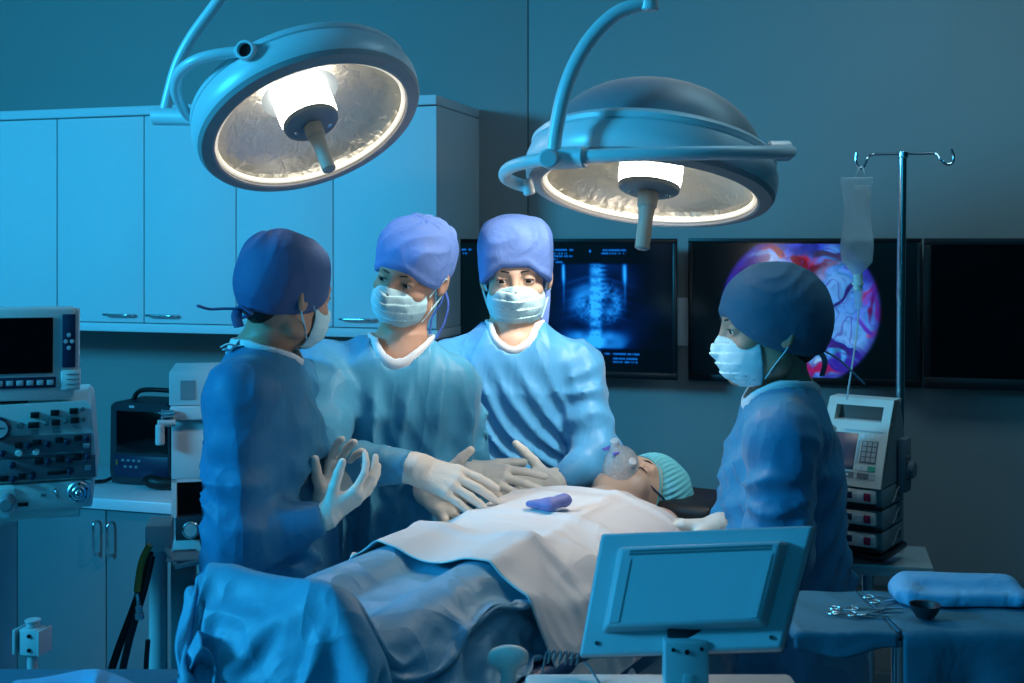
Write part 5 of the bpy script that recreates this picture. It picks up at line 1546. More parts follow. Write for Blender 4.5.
m = WB(); m.sweep([(s0 - 0.002, -0.27, ztop - 0.03), (s0 - 0.018, -0.28, ztop - 0.05), (s0 - 0.008, -0.28, ztop - 0.12), (s0 - 0.010, -0.28, zt_ + 0.07), (s0 - 0.004, -0.30, zt_ + 0.03), (s0 - 0.02, -0.34, zt_ + 0.010), (s0 - 0.05, -0.37, zt_ + 0.008)], (0.010, 0.005), 10, 6); m.build('side_strap', M_black, r)
m = WB(); m.sweep([(s1 - 0.075, -0.38, zt_ + 0.026), (s1 - 0.04, -0.40, zt_ + 0.030), (s1 - 0.005, -0.40, zt_ + 0.026), (s1 + 0.05, -0.38, zt_ + 0.026)], [0.016, 0.024, 0.021, 0.018], 14, 6)
props(m.build('breathing_hose', M_hose, None, 60), 'thick short black hose lying in front of the portable machine on the worktop', 'hose')

# --- tall white machine column behind the left person
Dm = 3.05
Mf, k = facing(190, 450, Dm, 12)
r = root('gas_column', (P(190, 683, Dm).x, Dm + 0.12, 0), 'tall white equipment column with black window and round gauge, behind the left person', 'equipment column')
C3 = (190, 450)
def B3(x0, x1, y0, y1, d0, d1, name, mt, parent=None, bev=0.0):
    m = MB(Mf); pbox(m, k, x0, x1, y0, y1, d0, d1, bev, *C3); return m.build(name, mt, parent or r, 35)
B3(170, 262, 371, 405, -0.01, 0.22, 'top_housing', M_equipw, bev=0.004)
B3(171, 262, 405.5, 419, -0.02, 0.22, 'collar_block', M_equipw, bev=0.003)
B3(172, 260, 419.5, 479, 0.0, 0.22, 'middle_housing', M_equipw, bev=0.003)
m = MB(Mf); pbox(m, k, 172, 177, 479, 517, 0.0, 0.22, 0, *C3); pbox(m, k, 240, 260, 479, 517, 0.0, 0.22, 0, *C3); pbox(m, k, 172, 260, 479, 482, 0.0, 0.22, 0, *C3); m.build('window_frame', M_equipw, r)
B3(177, 240, 482, 517, 0.03, 0.05, 'black_window', M_screen)
B3(176, 260, 517, 540, 0.0, 0.22, 'gauge_panel', M_dark, bev=0.002)
m = MB(Mf); m.cyl((1 * k, 0.0, -(529 - 450) * k), (1 * k, -0.016, -(529 - 450) * k), 8.5 * k, 36, bev=0.003); g = m.build('gauge', M_chrome, r)
m = MB(Mf); m.cyl((1 * k, -0.0155, -(529 - 450) * k), (1 * k, -0.018, -(529 - 450) * k), 6.3 * k, 36); m.build('gauge_face', M_btn, g)
B3(174, 260, 540, 575, 0.0, 0.22, 'lower_housing', M_equipw, bev=0.003)
B3(181, 195, 380, 399, -0.012, -0.009, 'label_plate', M_grn_s)
m = MB(Mf); m.cyl((-14 * k, -0.03, 39 * k), (-25 * k, -0.03, 38 * k), 3.5 * k, 20, bev=0.001); m.cyl((-25 * k, -0.03, 38 * k), (-27 * k, -0.03, 38 * k), 4.6 * k, 20, bev=0.001); m.build('connector', M_chrome, r)
m = MB(Mf); m.cyl((-14 * k, -0.02, 29 * k), (-30 * k, -0.03, 29 * k), 3.8 * k, 20, bev=0.001); m.cyl((-28 * k, -0.03, 28 * k), (-28 * k, -0.03, 8 * k), 4.4 * k, 20, bev=0.002); m.build('elbow_port', M_equipw, r)
m = MB(Mf); m.box((22 * k, 0.12, -(575 - 450) * k / 1 - 0.30), (0.20, 0.18, 0.62), 0.01); m.build('pedestal', M_equipw, r)
b0 = P(200, 600, Dm)
m = MB(); m.box((b0.x + 0.03, Dm + 0.12, 0.04), (0.34, 0.34, 0.08), 0.02); m.build('base', M_equip, r)

# --- white square post with little shelf in front of the column
D5 = 2.72
Mf, k = facing(170, 560, D5, 12)
C5 = (170, 560)
r = root('equipment_stand', (P(160, 683, D5).x, D5, 0), 'white upright stand with small tray arm beside the hoses, left of the draped feet', 'stand')
def B5(x0, x1, y0, y1, d0, d1, name, mt, bev=0.0):
    m = MB(Mf); pbox(m, k, x0, x1, y0, y1, d0, d1, bev, *C5); return m.build(name, mt, r, 35)
B5(146, 171, 525, 552, 0.0, 0.10, 'head_block', M_equipw, 0.006)
m = MB(Mf); m.cyl((-13 * k, 0.05, 8 * k), (-13 * k, 0.05, -0.0 - P(0, 560, D5).z + 0.03), 0.0205, 28); m.build('round_post', M_equipw, r)
m = MB(Mf); hgt = P(0, 552, D5).z; m.box((12 * k, 0.06, -(hgt / 2) + 0.02), (0.055, 0.07, hgt - 0.04), 0.004); m.build('square_post', M_lam2, r)
m = MB(Mf); m.sweep([(-3 * k, -0.01, 12 * k), (8 * k, -0.06, 0 * k), (34 * k, -0.06, 4 * k), (34 * k, 0.0, 12 * k)], 0.0065, 8, 1); m.build('tray_rail', M_equipw, r)
m = MB(Mf); m.box((14 * k, -0.02, 5 * k), (0.075, 0.07, 0.004), 0.001); m.build('tray', M_equipw, r)
b0 = P(165, 683, D5)
m = MB(); m.box((b0.x, D5 + 0.06, 0.03), (0.30, 0.30, 0.06), 0.015); m.build('base', M_equip, r)

# --- hoses hanging beside it
def hose(name, pts, rad, mt, lab, cat='hose', group=None):
    m = MB(); m.sweep(pts, rad, 12, 8); return props(m.build(name, mt, None, 60), lab, cat, group)
hose('breathing_hose', [P(150, 552, 2.66), P(146, 572, 2.64), P(133, 610, 2.62), P(118, 650, 2.60), P(108, 684, 2.58), P(98, 740, 2.56), P(110, 800, 2.55)], 0.0085, M_hose, 'black hose slanting down across the base cabinet, left one of the crossing pair', group='hanging hoses')
hose('breathing_hose', [P(152, 556, 2.62), P(144, 590, 2.60), P(135, 620, 2.59), P(127, 650, 2.58), P(121, 682, 2.57), P(116, 740, 2.56), P(125, 800, 2.55)], 0.008, M_hose, 'black hose hanging down beside the white stand, right one of the crossing pair', group='hanging hoses')
hose('gas_hose', [P(150, 545, 2.60), P(144, 556, 2.60), P(140, 570, 2.59), P(137, 592, 2.58)], 0.0075, M_hosey, 'short yellow hose end hanging at the top of the white stand', group='hanging hoses')
hose('power_cord', [P(148, 640, 2.60), P(146, 668, 2.60), P(144, 720, 2.60), P(150, 800, 2.62)], 0.0055, M_hose, 'thin dark cord hanging close along the white round post', 'cord')
m = MB(); m.cyl(P(138.5, 606, 2.56), P(139.5, 613, 2.56), 0.007, 16, bev=0.001); m.cyl(P(139.5, 613, 2.56), P(139.7, 619, 2.56), 0.0095, 16, bev=0.001); m.sweep([P(137, 594, 2.565), P(138, 600, 2.56), P(138.5, 607, 2.56)], 0.004, 8, 4)
props(m.build('hose_connector', M_steel, None, 40), 'small steel plug dangling from the yellow hose end', 'connector')
# cloth heap at the bottom left
def heap(Q):
    d = ell(Q, (0, 0, 0), (0.055, 0.05, 0.030))
    d = smin(d, ell(Q, (0.065, 0.03, 0.0), (0.07, 0.05, 0.028), None), 0.02)
    d = d - 0.006 * ridge(Q[..., 0] * 18, Q[..., 1] * 18, Q[..., 2] * 9)
    return np.maximum(d, -Q[..., 2] - 0.02)
c0 = P(36, 703, 1.75)
props(iso('folded_cloth', heap, (-0.09, -0.08, -0.04), (0.16, 0.11, 0.06), 0.004, M_towel, None, Matrix.Translation(c0)), 'crumpled blue cloth on a low trolley at the bottom left corner', 'cloth')
r = root('trolley', (c0.x, 1.8, 0), 'low blue-draped trolley top at the bottom left corner under the crumpled cloth', 'trolley')
m = MB(); m.box((c0.x + 0.02, 1.80, c0.z - 0.03), (0.52, 0.30, 0.02), 0.004); m.build('top', M_bcloth, r)
for sx_ in (-1, 1):
    for sy_ in (-1, 1):
        m = MB(); m.cyl((c0.x + 0.02 + sx_ * 0.23, 1.80 + sy_ * 0.12, 0.0), (c0.x + 0.02 + sx_ * 0.23, 1.80 + sy_ * 0.12, c0.z - 0.04), 0.011, 14); m.build('leg', M_steel, r)

# --- wall rails low on the right
for i, (ya, yb) in enumerate(((572, 586), (672, 690))):
    za = ws(870, ya, 0.02)[1]; zb_ = ws(870, yb, 0.02)[1]
    m = WB(); wbox(m, ws(560, 600, 0)[0], 3.2, 0, 0.022, zb_, za, 0.004); m.build('trim_%d' % (i + 2), M_lam2, kind='structure')

# --- drip pole on its cart, pumps, bag
DP = 2.85
r = root('drip_pole_cart', (P(885, 683, DP).x, DP, 0), 'steel pole with two hooks on a cart with shelf, in front of the right screens', 'drip pole')
top = P(902.5, 154, DP); bot = P(899, 556, DP)
m = MB(); m.cyl(bot, P(901, 300, DP), 0.0098, 24); m.cyl(P(901, 300, DP), top, 0.0105, 24); m.build('pole', M_chrome, r)
for sd, pts in ((-1, [(903, 153.5), (885, 154), (872, 154.5), (867, 159), (864, 166), (859.5, 168), (856, 162), (856.5, 153)]), (1, [(903, 153.5), (922, 153.5), (935, 153.5), (940, 159), (946, 164), (952, 163), (953.5, 156), (951, 149)])):
    m = MB(); m.sweep([P(x, y, DP - (0.0 if i < 3 else 0.015)) for i, (x, y) in enumerate(pts)], 0.0035, 10, 6); m.build('hook', M_chrome, r)
m = MB(); m.cyl(P(903, 151.5, DP), P(902.8, 158, DP), 0.013, 24, bev=0.002); m.build('pole_cap', M_chrome, r)
Ms, k = facing(884, 562, DP - 0.04, -14)
m = MB(Ms); m.box((0.010, 0.02, 0.0), (0.185, 0.20, 0.026), 0.002); m.build('shelf', M_shelf, r)
for (x, d, ybot) in ((868, DP - 0.06, 700), (897, DP + 0.03, 672)):
    a = P(x, 566, d); m = MB(); m.cyl((a.x, a.y, 0.12), a, 0.0145, 20); m.build('upright', M_chrome, r)
a = P(880, 560, DP)
m = MB(); m.box((a.x, DP, 0.10), (0.50, 0.05, 0.04), 0.01); m.box((a.x, DP, 0.10), (0.05, 0.46, 0.04), 0.01); m.build('base', M_steel, r)
for (x, y) in ((0.23, 0), (-0.23, 0), (0, 0.21), (0, -0.21)):
    m = MB(); m.cyl((a.x + x - 0.012, DP + y, 0.04), (a.x + x + 0.012, DP + y, 0.04), 0.04, 18, bev=0.005); m.build('caster', M_black, r)

# infusion pump head: an inclined face in a shaped shell
DB = 2.72
Rp = Matrix.Rotation(math.radians(-35), 3, 'Z')
Mp = Rp.to_4x4(); Mp.translation = P(848, 558, DB - 0.02)
# local: x across the face, y back, z up (metres). face width 0.158
FWD = 0.150
def pump_shell(z0, z1, name, lab):
    return root(name, P(862, 553, DB), lab, 'infusion pump', None)
r = root('infusion_pump', Mp @ Vector((0, 0.08, 0.115)), 'cream infusion pump control head with carrying handle, green key and keypad, topmost of the stack', 'infusion pump')
zb0 = 0.163; zt0 = 0.350; lean = 0.095          # face leans back by 'lean' metres over its height
def fp(x, z, d=0.0):
    """point on the leaning face"""
    kk = (z - zb0) / (zt0 - zb0)
    kk = max(kk, 0)
    return Vector((x, lean * kk * kk ** 0.2 + d, z))
side_y = 0.165
for sg in (-1, 1):
    m = MB(Mp)
    pr_ = [(-0.003, 0.0)]
    poly = [(fp(0, zb0 + (zt0 - zb0) * i / 8).y, zb0 + (zt0 - zb0) * i / 8) for i in range(9)] + [(lean + 0.035, zt0 - 0.004), (lean + 0.055, zt0 - 0.035), (side_y, zt0 - 0.08), (side_y, zb0)]
    vs = [(sg * FWD / 2, y, z) for y, z in poly] + [(sg * (FWD / 2 - 0.012), y, z) for y, z in poly]
    n = len(poly); fs = [tuple(range(n)), tuple(range(n, 2 * n))[::-1]] + [(i, (i + 1) % n, (i + 1) % n + n, i + n) for i in range(n)]
    m.add(vs, fs); m.build('side_panel', M_grn_s, r, 30)
def face_plate(x0, x1, za, zb, d0, d1, name, mt, parent=r, n=6):
    vs = []; fs = []
    for i in range(n + 1):
        z = za + (zb - za) * i / n
        for (x, d) in ((x0, d0), (x1, d0), (x1, d1), (x0, d1)):
            vs.append(fp(x, z, d))
    for i in range(n):
        for j in range(4):
            j2 = (j + 1) % 4; fs.append((i * 4 + j, i * 4 + j2, i * 4 + 4 + j2, i * 4 + 4 + j))
    fs.append((0, 3, 2, 1)); fs.append((n * 4, n * 4 + 1, n * 4 + 2, n * 4 + 3))
    m = MB(Mp); m.add(vs, fs); return m.build(name, mt, parent, 30)
h = FWD / 2
# frame of the face: two side bars, top bar, bar under the handle hole, main plate
m_ = [face_plate(-h, h, zb0, zb0 + 0.122, -0.004, 0.020, 'front_plate', M_pump),
      face_plate(-h, -h + 0.020, zb0 + 0.122, zt0 - 0.014, -0.004, 0.03, 'handle_side', M_pump), face_plate(h - 0.020, h, zb0 + 0.122, zt0 - 0.014, -0.004, 0.03, 'handle_side', M_pump),
      face_plate(-h, h, zb0 + 0.122, zb0 + 0.138, -0.004, 0.03, 'handle_lower_bar', M_pump, n=2), face_plate(-h, h, zt0 - 0.016, zt0, -0.004, 0.05, 'handle', M_pump, n=2)]
fpl = m_[0]
face_plate(-h + 0.008, -h + 0.083, zb0 + 0.036, zb0 + 0.112, -0.0055, -0.003, 'display', M_lcd, r)
face_plate(-h + 0.095, -h + 0.132, zb0 + 0.052, zb0 + 0.098, -0.0055, -0.003, 'keypad', M_btnd, r)
for i in range(3):
    for j in range(4):
        face_plate(-h + 0.098 + i * 0.0115, -h + 0.1065 + i * 0.0115, zb0 + 0.055 + j * 0.011, zb0 + 0.0635 + j * 0.011, -0.0075, -0.005, 'key', M_btn, fpl, 1)
for i in range(4):
    face_plate(-h + 0.090 + i * 0.0115, -h + 0.0990 + i * 0.0115, zb0 + 0.103, zb0 + 0.112, -0.0065, -0.003, 'key', M_whitep, fpl, 1)
face_plate(-h + 0.086, -h + 0.091, zb0 + 0.052, zb0 + 0.098, -0.0055, -0.003, 'scroll_strip', M_btn, fpl)
for i in range(2): face_plate(-h + 0.092 + i * 0.012, -h + 0.102 + i * 0.012, zb0 + 0.036, zb0 + 0.046, -0.0065, -0.003, 'key', M_whitep, fpl, 1)
face_plate(-h + 0.117, -h + 0.133, zb0 + 0.036, zb0 + 0.046, -0.0065, -0.003, 'green_key', M_green, fpl, 1)
face_plate(-h + 0.094, -h + 0.120, zb0 + 0.019, zb0 + 0.030, -0.0060, -0.003, 'dark_key', M_btnd, fpl, 1)
face_plate(-h + 0.122, -h + 0.134, zb0 + 0.019, zb0 + 0.030, -0.0060, -0.003, 'key', M_btn, fpl, 1)
face_plate(-h + 0.01, -h + 0.086, zb0 + 0.019, zb0 + 0.031, -0.0055, -0.003, 'button_strip', M_btnd, fpl)
for i in range(3): face_plate(-h + 0.03 + i * 0.02, -h + 0.034 + i * 0.02, zb0 + 0.023, zb0 + 0.027, -0.0070, -0.005, 'key', M_whitep, fpl, 1)
face_plate(-h + 0.05, h - 0.012, zb0 + 0.1165, zb0 + 0.120, -0.0055, -0.003, 'print_row', M_btn, fpl, 1)
m = MB(Mp); m.box((0, 0.125, zb0 + 0.055), (FWD - 0.026, 0.07, 0.105), 0.004); m.build('rear_housing', M_grn_s, r)
# three modules below
for i in range(3):
    z0 = 0.018 + (2 - i) * 0.0485; z1 = z0 + 0.0455
    ro = root('infusion_pump', Mp @ Vector((0, 0.08, z0)), ['slim infusion pump module with red key directly under the cream control head', 'slim infusion pump module with red key in the middle of the three', 'slim infusion pump module with red key, lowest of the three on the cart shelf'][i], 'infusion pump', 'slim pump modules')
    m = MB(Mp); m.box((0, side_y / 2 + 0.004, (z0 + z1) / 2), (FWD, side_y - 0.008, z1 - z0 - 0.002), 0.003); m.build('housing', M_grn_s, ro)
    m = MB(Mp); m.box((-0.004, 0.0, (z0 + z1) / 2 + 0.005), (FWD - 0.012, 0.012, 0.030), 0.004); fc_ = m.build('front_plate', M_pump, ro)
    m = MB(Mp); m.box((-0.02, -0.0065, (z0 + z1) / 2 + 0.006), (0.062, 0.002, 0.014), 0.0008); m.build('display', M_lcd, ro)
    m = MB(Mp); m.box((0.030, -0.007, (z0 + z1) / 2 + 0.005), (0.014, 0.003, 0.016), 0.001); m.build('key', M_whitep, ro)
    m = MB(Mp); m.box((0.046, -0.0075, (z0 + z1) / 2 + 0.005), (0.015, 0.004, 0.017), 0.001); m.build('red_key', M_red, ro)
    m = MB(Mp); m.box((0.0, 0.003, z0 + 0.005), (FWD + 0.004, 0.016, 0.006), 0.001); m.build('dark_slot', M_black, ro)
    m = MB(Mp); m.sweep([(h + 0.001, 0.06, z0 + 0.010), (h + 0.006, 0.07, z0 + 0.012), (h + 0.006, 0.10, z0 + 0.034), (h + 0.006, 0.12, z0 + 0.036), (h + 0.001, 0.125, z0 + 0.012)], 0.0022, 8, 4); m.build('side_latch', M_panelgrey, ro)
m = MB(Mp); m.box((0, side_y / 2, 0.0075), (FWD + 0.012, side_y + 0.01, 0.014), 0.003)
props(m.build('pump_base_plate', M_black, None, 30), 'black base plate under the stack of infusion pumps on the steel shelf', 'base plate')
m = MB(Mp); m.box((h + 0.012, 0.13, 0.20), (0.020, 0.045, 0.125), 0.006); m.cyl((h + 0.02, 0.13, 0.19), (h + 0.036, 0.13, 0.19), 0.02, 20, bev=0.003)
for i in range(6): m.box((h + 0.023, 0.125, 0.165 + i * 0.011), (0.003, 0.03, 0.004))
props(m.build('pole_clamp', M_panelgrey, None, 30), 'dark grey ribbed clamp block behind the infusion pumps on the drip pole', 'clamp')

# drip bag
DBG = 2.80
r = root('drip_bag', P(857, 275, DBG), 'clear drip bag half full of fluid hanging from the left hook of the pole', 'drip bag')
bc = P(857, 226, DBG); kx = DBG / F
def bag(Q, grow=0.0):
    x, y, z = Q[..., 0], Q[..., 1], Q[..., 2]
    hw = np.interp(z, np.array([-50, -44, -36, -22, 0, 20, 38, 49]) * kx, np.array([3, 8, 15, 16.5, 14.5, 13.0, 14.5, 15]) * kx)
    hd = np.interp(z, np.array([-50, -36, -15, 10, 35, 49]) * kx, np.array([3, 10, 11, 6, 2.5, 1.5]) * kx)
    kq = ((np.abs(x) / hw) ** 2.6 + (np.abs(y) / hd) ** 2.0) ** 0.45
    d = (kq - 1) * np.minimum(hw, hd)
    d = d - 0.0012 * ridge(x * 40, y * 30, z * 14) + grow
    return np.maximum(d, np.maximum(-z - 49 * kx, z - 49 * kx))
iso('bag_film', bag, (-0.06, -0.04, -0.13), (0.06, 0.04, 0.13), 0.0032, M_clear, r, Matrix.Translation(bc))
M_fluid = mat('drip_fluid', (0.60, 0.76, 0.80), 0.05, alpha=0.30)
iso('fluid', lambda Q: np.maximum(bag(Q, 0.0015), Q[..., 2] + 12 * kx), (-0.06, -0.04, -0.13), (0.06, 0.04, -0.01), 0.0032, M_fluid, r, Matrix.Translation(bc))
m = MB(); m.box(P(861, 196, DBG + 0.001) - Vector((0, 0.0065, 0)), (0.036, 0.0012, 0.05), 0.0004); m.build('print_panel', M_tube, r)
m = MB(); m.sweep([P(855, 178, DBG), P(858, 170, DBG), P(862, 166, DBG + 0.02), P(864, 172, DBG), P(866, 178, DBG)], 0.0016, 8, 5); m.build('hanger_loop', M_tube, r)
m = MB(); m.cyl(P(858, 273, DBG), P(858, 282, DBG), 0.011, 20, bev=0.002); m.cyl(P(858, 282, DBG), P(858, 285, DBG), 0.0135, 20); m.build('port_cap', M_whitep, r)
m = MB(); m.cyl(P(858, 285, DBG), P(858, 290, DBG), 0.0105, 20); m.build('port_ring', M_pump, r)
m = MB(); m.cyl(P(858, 290, DBG), P(858.5, 309, DBG), 0.0105, 20, r2=0.008, bev=0.001); m.build('drip_chamber', M_clear, r)
m = MB(); m.sweep([P(858.5, 309, DBG), P(857, 330, DBG - 0.01), P(853, 360, DBG - 0.03), P(849, 385, DBG - 0.04), P(847, 400, DBG - 0.04)], 0.0022, 8, 6); m.build('drip_line', M_tube, r)

# --- instrument table (right foreground)
r = root('instrument_table', (0.72, 2.02, 0), 'instrument table covered by a dark blue cloth hanging down at the lower right', 'instrument table')
ZT = 1.085
nx, ny = 60, 34
def edge_x0(v): return 0.462 + 0.03 * v
pts = []
X0, X1, Y0, Y1 = 0.452, 1.06, 1.885, 2.08
TDP = 0.215
def tray_top(x, y):
    return ZT
m = MB(); m.box(((X0 + X1) / 2, (Y0 + Y1) / 2, ZT - 0.012), (X1 - X0, Y1 - Y0, 0.010), 0.003); m.build('tray', M_steel, r)
m = MB()
m.sweep([(X0, Y0, ZT + 0.004), (X1, Y0, ZT + 0.004), (X1, Y1, ZT + 0.004), (X0, Y1, ZT + 0.004)], 0.006, 10, 1, closed=True); m.build('tray_rim', M_steel, r)
c0x = 0.80
m = MB(); m.cyl((c0x, 2.02, 0.05), (c0x, 2.02, ZT - 0.02), 0.018, 20); m.build('column', M_steel, r)
m = MB(); m.box((c0x, 2.02, 0.05), (0.5, 0.06, 0.04), 0.01); m.box((c0x, 2.02, 0.05), (0.06, 0.42, 0.04), 0.01); m.build('base', M_steel, r)
# cloth over it: top sheet, front fall, left flap
rows = []
nu, nv = 90, 60
Vt = []
for i in range(nu + 1):
    u = i / nu
    x = X0 - 0.012 + (X1 - X0 + 0.03) * u
    for j in range(nv + 1):
        v = j / nv
        L = 0.27 + 0.42          # top depth then the fall
        dist = v * L
        xl = min(1, max(0, (x - X0) / 0.12))
        fall = 0.035 + (0.50 - 0.035) * (1 if x >= 0.61 else 0)
        if x < 0.61: fall = 0.030 + 0.008 * math.sin(x * 40)
        L = TDP + fall; dist = v * L
        wob = 0.006 * math.sin(x * 23 + 1.3) + 0.004 * math.sin(x * 51)
        if dist < TDP:
            y = Y1 + 0.012 - dist; z = ZT + 0.012 - 0.002 + 0.0012 * math.sin(x * 60 + y * 40)
            if i in (0,): z -= 0.012
        else:
            e = dist - TDP
            y = Y1 + 0.012 - TDP - 0.006 - wob * min(1, e / 0.1) ; z = ZT + 0.010 - e
        Vt.append((x, y, z))
Fc = []
for i in range(nu):
    for j in range(nv):
        a = i * (nv + 1) + j
        if Vt[a][0] < 0.61 <= Vt[a + nv + 1][0]:
            continue
        Fc.append((a, a + 1, a + nv + 2, a + nv + 1))
ic = [i for i in range(nu) if Vt[i * (nv + 1)][0] < 0.61 <= Vt[(i + 1) * (nv + 1)][0]][0]
for (xa, xb) in ((Vt[ic * (nv + 1)][0], Vt[(ic + 1) * (nv + 1)][0]),):
    b0_ = len(Vt); Vt += [(xa, Y1 + 0.012, ZT + 0.0105), (xb, Y1 + 0.012, ZT + 0.0105), (xb, Y1 + 0.012 - TDP, ZT + 0.0105), (xa, Y1 + 0.012 - TDP, ZT + 0.0105)]; Fc.append((b0_, b0_ + 3, b0_ + 2, b0_ + 1))
o = mk('table_cloth', Vt, Fc, M_bcloth, None, True)
so = o.modifiers.new('thickness', 'SOLIDIFY'); so.thickness = 0.0025; so.offset = 0
props(o, 'dark blue cloth spread over the instrument table and falling down its front', 'cloth')
ZC = ZT + 0.014
# bowl
m = MB(); m.lathe([(0.012, 0.0), (0.020, 0.002), (0.030, 0.018), (0.033, 0.030), (0.0345, 0.0305), (0.0315, 0.029), (0.028, 0.018), (0.016, 0.005), (0.0, 0.004)][:-1], 40, Matrix.Translation((P(925, 602, 1.935).x, 1.935, ZC)) @ Matrix.Scale(0.72, 4))
props(m.build('instrument_bowl', M_dark, None, 40), 'small dark round bowl on the blue cloth in front of the rolled towel', 'bowl')
# towel
def towel(Q):
    d = cap(Q, (-0.075, 0.008, 0.012), (0.085, 0.0, 0.012), 0.024, 0.022)
    d = smin(d, rbox(Q, (0.0, 0.0, 0.004), (0.094, 0.045, 0.010), 0.008), 0.012)
    d = smin(d, ell(Q, (-0.085, -0.005, 0.010), (0.022, 0.03, 0.016)), 0.012)
    d = smin(d, ell(Q, (0.095, -0.015, 0.006), (0.02, 0.035, 0.012)), 0.01)
    d = d - 0.004 * ridge(Q[..., 0] * 12, Q[..., 1] * 26 + 3, Q[..., 2] * 26)
    return np.maximum(d, -Q[..., 2] - 0.006)
pt = P(955, 596, 2.07)
props(iso('folded_towel', towel, (-0.13, -0.07, -0.02), (0.14, 0.06, 0.06), 0.003, M_towel, None, Matrix.Translation((pt.x - 0.015, 2.035, ZC + 0.006))), 'light blue crumpled folded towel lying on the instrument table', 'towel')
# instruments
def scissors(x, y, a, L, name, lab):
    ca, sa = math.cos(a), math.sin(a)
    def q(u, v, z=0.0): return Vector((x + u * ca - v * sa, y + u * sa + v * ca, ZC + 0.003 + z))
    ro = root(name, q(0, 0), lab, 'instrument', 'instruments on the blue cloth')
    for s in (-1, 1):
        m = MB(); m.sweep([q(-L * 0.5, s * 0.014), q(-L * 0.2, s * 0.006), q(0, 0, 0.001 * s), q(L * 0.45, -s * 0.002)], [(0.002, 0.0014), (0.0024, 0.0016), (0.003, 0.0016), (0.0012, 0.001)], 8, 6); m.build('shank', M_chrome, ro)
        m = MB(); m.sweep([q(-L * 0.5 + 0.010 * math.cos(t) - 0.010, s * 0.014 + 0.007 * math.sin(t)) for t in [k_ * math.pi / 6 for k_ in range(12)]], 0.0016, 8, 2, closed=True); m.build('finger_ring', M_chrome, ro)
    m = MB(); m.cyl(q(0, 0, -0.002), q(0, 0, 0.004), 0.003, 12); m.build('pivot', M_chrome, ro)
for i, (px, py, D, a, L, lab) in enumerate(((868, 607, 1.945, -0.35, 0.085, 'long steel forceps lying nearest the left end of the instrument table'), (884, 603, 1.97, 0.25, 0.075, 'steel clamp beside the dark bowl, pointing to the towel'), (853, 604, 1.98, 0.9, 0.05, 'short steel clamp furthest left on the blue cloth'), (899, 598, 2.03, 0.1, 0.075, 'steel clamp lying behind the dark bowl'))):
    p_ = P(px, py, D); scissors(p_.x, D, a, L, 'surgical_clamp', lab)

# --- desktop monitor seen from behind (foreground)
cA, cB, cC, cD = (599, 532, 1.66), (816, 524, 1.60), (577, 657, 1.60), (783, 650, 1.54)
pa, pb, pc_, pd = (P(*c) for c in (cA, cB, cC, cD))
ctr = (pa + pb + pc_ + pd) / 4
xa = ((pb - pa) + (pd - pc_)).normalized(); za = ((pa - pc_) + (pb - pd)); za = (za - xa * za.dot(xa)).normalized(); ya = za.cross(xa)
Mm = frame(ctr, xa, ya, za)
r = root('desktop_monitor', (ctr.x, ctr.y, 1.0), 'blue-lit flat desktop monitor seen from behind in the foreground, on a square stand', 'monitor')
Mi = Mm.inverted()
q = [Mi @ p for p in (pc_, pd, pb, pa)]        # order: bottom left, bottom right, top right, top left
def slab(m, quad, y0, y1, inset=0.0, inset2=0.0):
    """quad outline (x,z) extruded from y0 (viewer side) to y1, front scaled by inset"""
    c = sum((Vector((v[0], v[1])) for v in quad), Vector((0, 0))) / 4
    def sc(v, s): return c + (Vector(v) - c) * s
    f = [sc(v, 1 - inset) for v in quad]; b = [sc(v, 1 - inset2) for v in quad]
    vs = [(v.x, y0, v.y) for v in f] + [(v.x, y1, v.y) for v in b]
    m.add(vs, [(0, 1, 2, 3), (7, 6, 5, 4)] + [(i, i + 4, (i + 1) % 4 + 4, (i + 1) % 4) for i in range(4)])
Q4 = [(v.x, v.z) for v in q]
def bevmesh(o, w, n=2):
    md = o.modifiers.new('edge', 'BEVEL'); md.width = w; md.segments = n; md.limit_method = 'ANGLE'; md.angle_limit = math.radians(25)
m = MB(Mm); slab(m, Q4, 0.0, 0.022, 0.025, 0.0); o = m.build('back_shell', M_monback, r); bevmesh(o, 0.004, 3)
m = MB(Mm); slab(m, Q4, 0.021, 0.030, 0.0, 0.01); o = m.build('front_bezel', M_dark, r)
m = MB(Mm); slab(m, [(a * 0.93, b * 0.90) for a, b in Q4], 0.0295, 0.0315, 0.0, 0.0); m.build('display', M_screen, r)
def lerpq(u, v):
    bl, br, tr, tl = (Vector(a) for a in Q4)
    return (bl * (1 - u) + br * u) * (1 - v) + (tl * (1 - u) + tr * u) * v
def subq(u0, u1, v0, v1): return [tuple(lerpq(u0, v0)), tuple(lerpq(u1, v0)), tuple(lerpq(u1, v1)), tuple(lerpq(u0, v1))]
m = MB(Mm); slab(m, subq(0.10, 0.905, 0.175, 0.865), -0.026, 0.002, 0.085, 0.0); o = m.build('rear_bulge', M_monback, r); bevmesh(o, 0.005, 3); rb_ = o
# vent slots: a fine strip along the top, wider ones at the sides
m = MB(Mm)
for i in range(84):
    u = 0.185 + 0.645 * i / 83
    for v in (0.775, 0.800):
        c = lerpq(u, v); m.box((c.x, -0.0262, c.y), (0.0015, 0.0012, 0.0030))
m.build('vent_strip', M_lam2, rb_)
for (u0, u1) in ((0.150, 0.195), (0.815, 0.845)):
    m = MB(Mm); slab(m, subq(u0, u1, 0.235, 0.735), -0.0275, -0.0240, 0.0, 0.0); m.build('side_recess', M_monback, rb_)
for (u, v) in ((0.09, 0.10), (0.93, 0.10)):
    c = lerpq(u, v); m = MB(Mm); m.cyl((c.x, 0.003, c.y), (c.x, -0.003, c.y), 0.0028, 12); m.build('screw', M_dark, r)
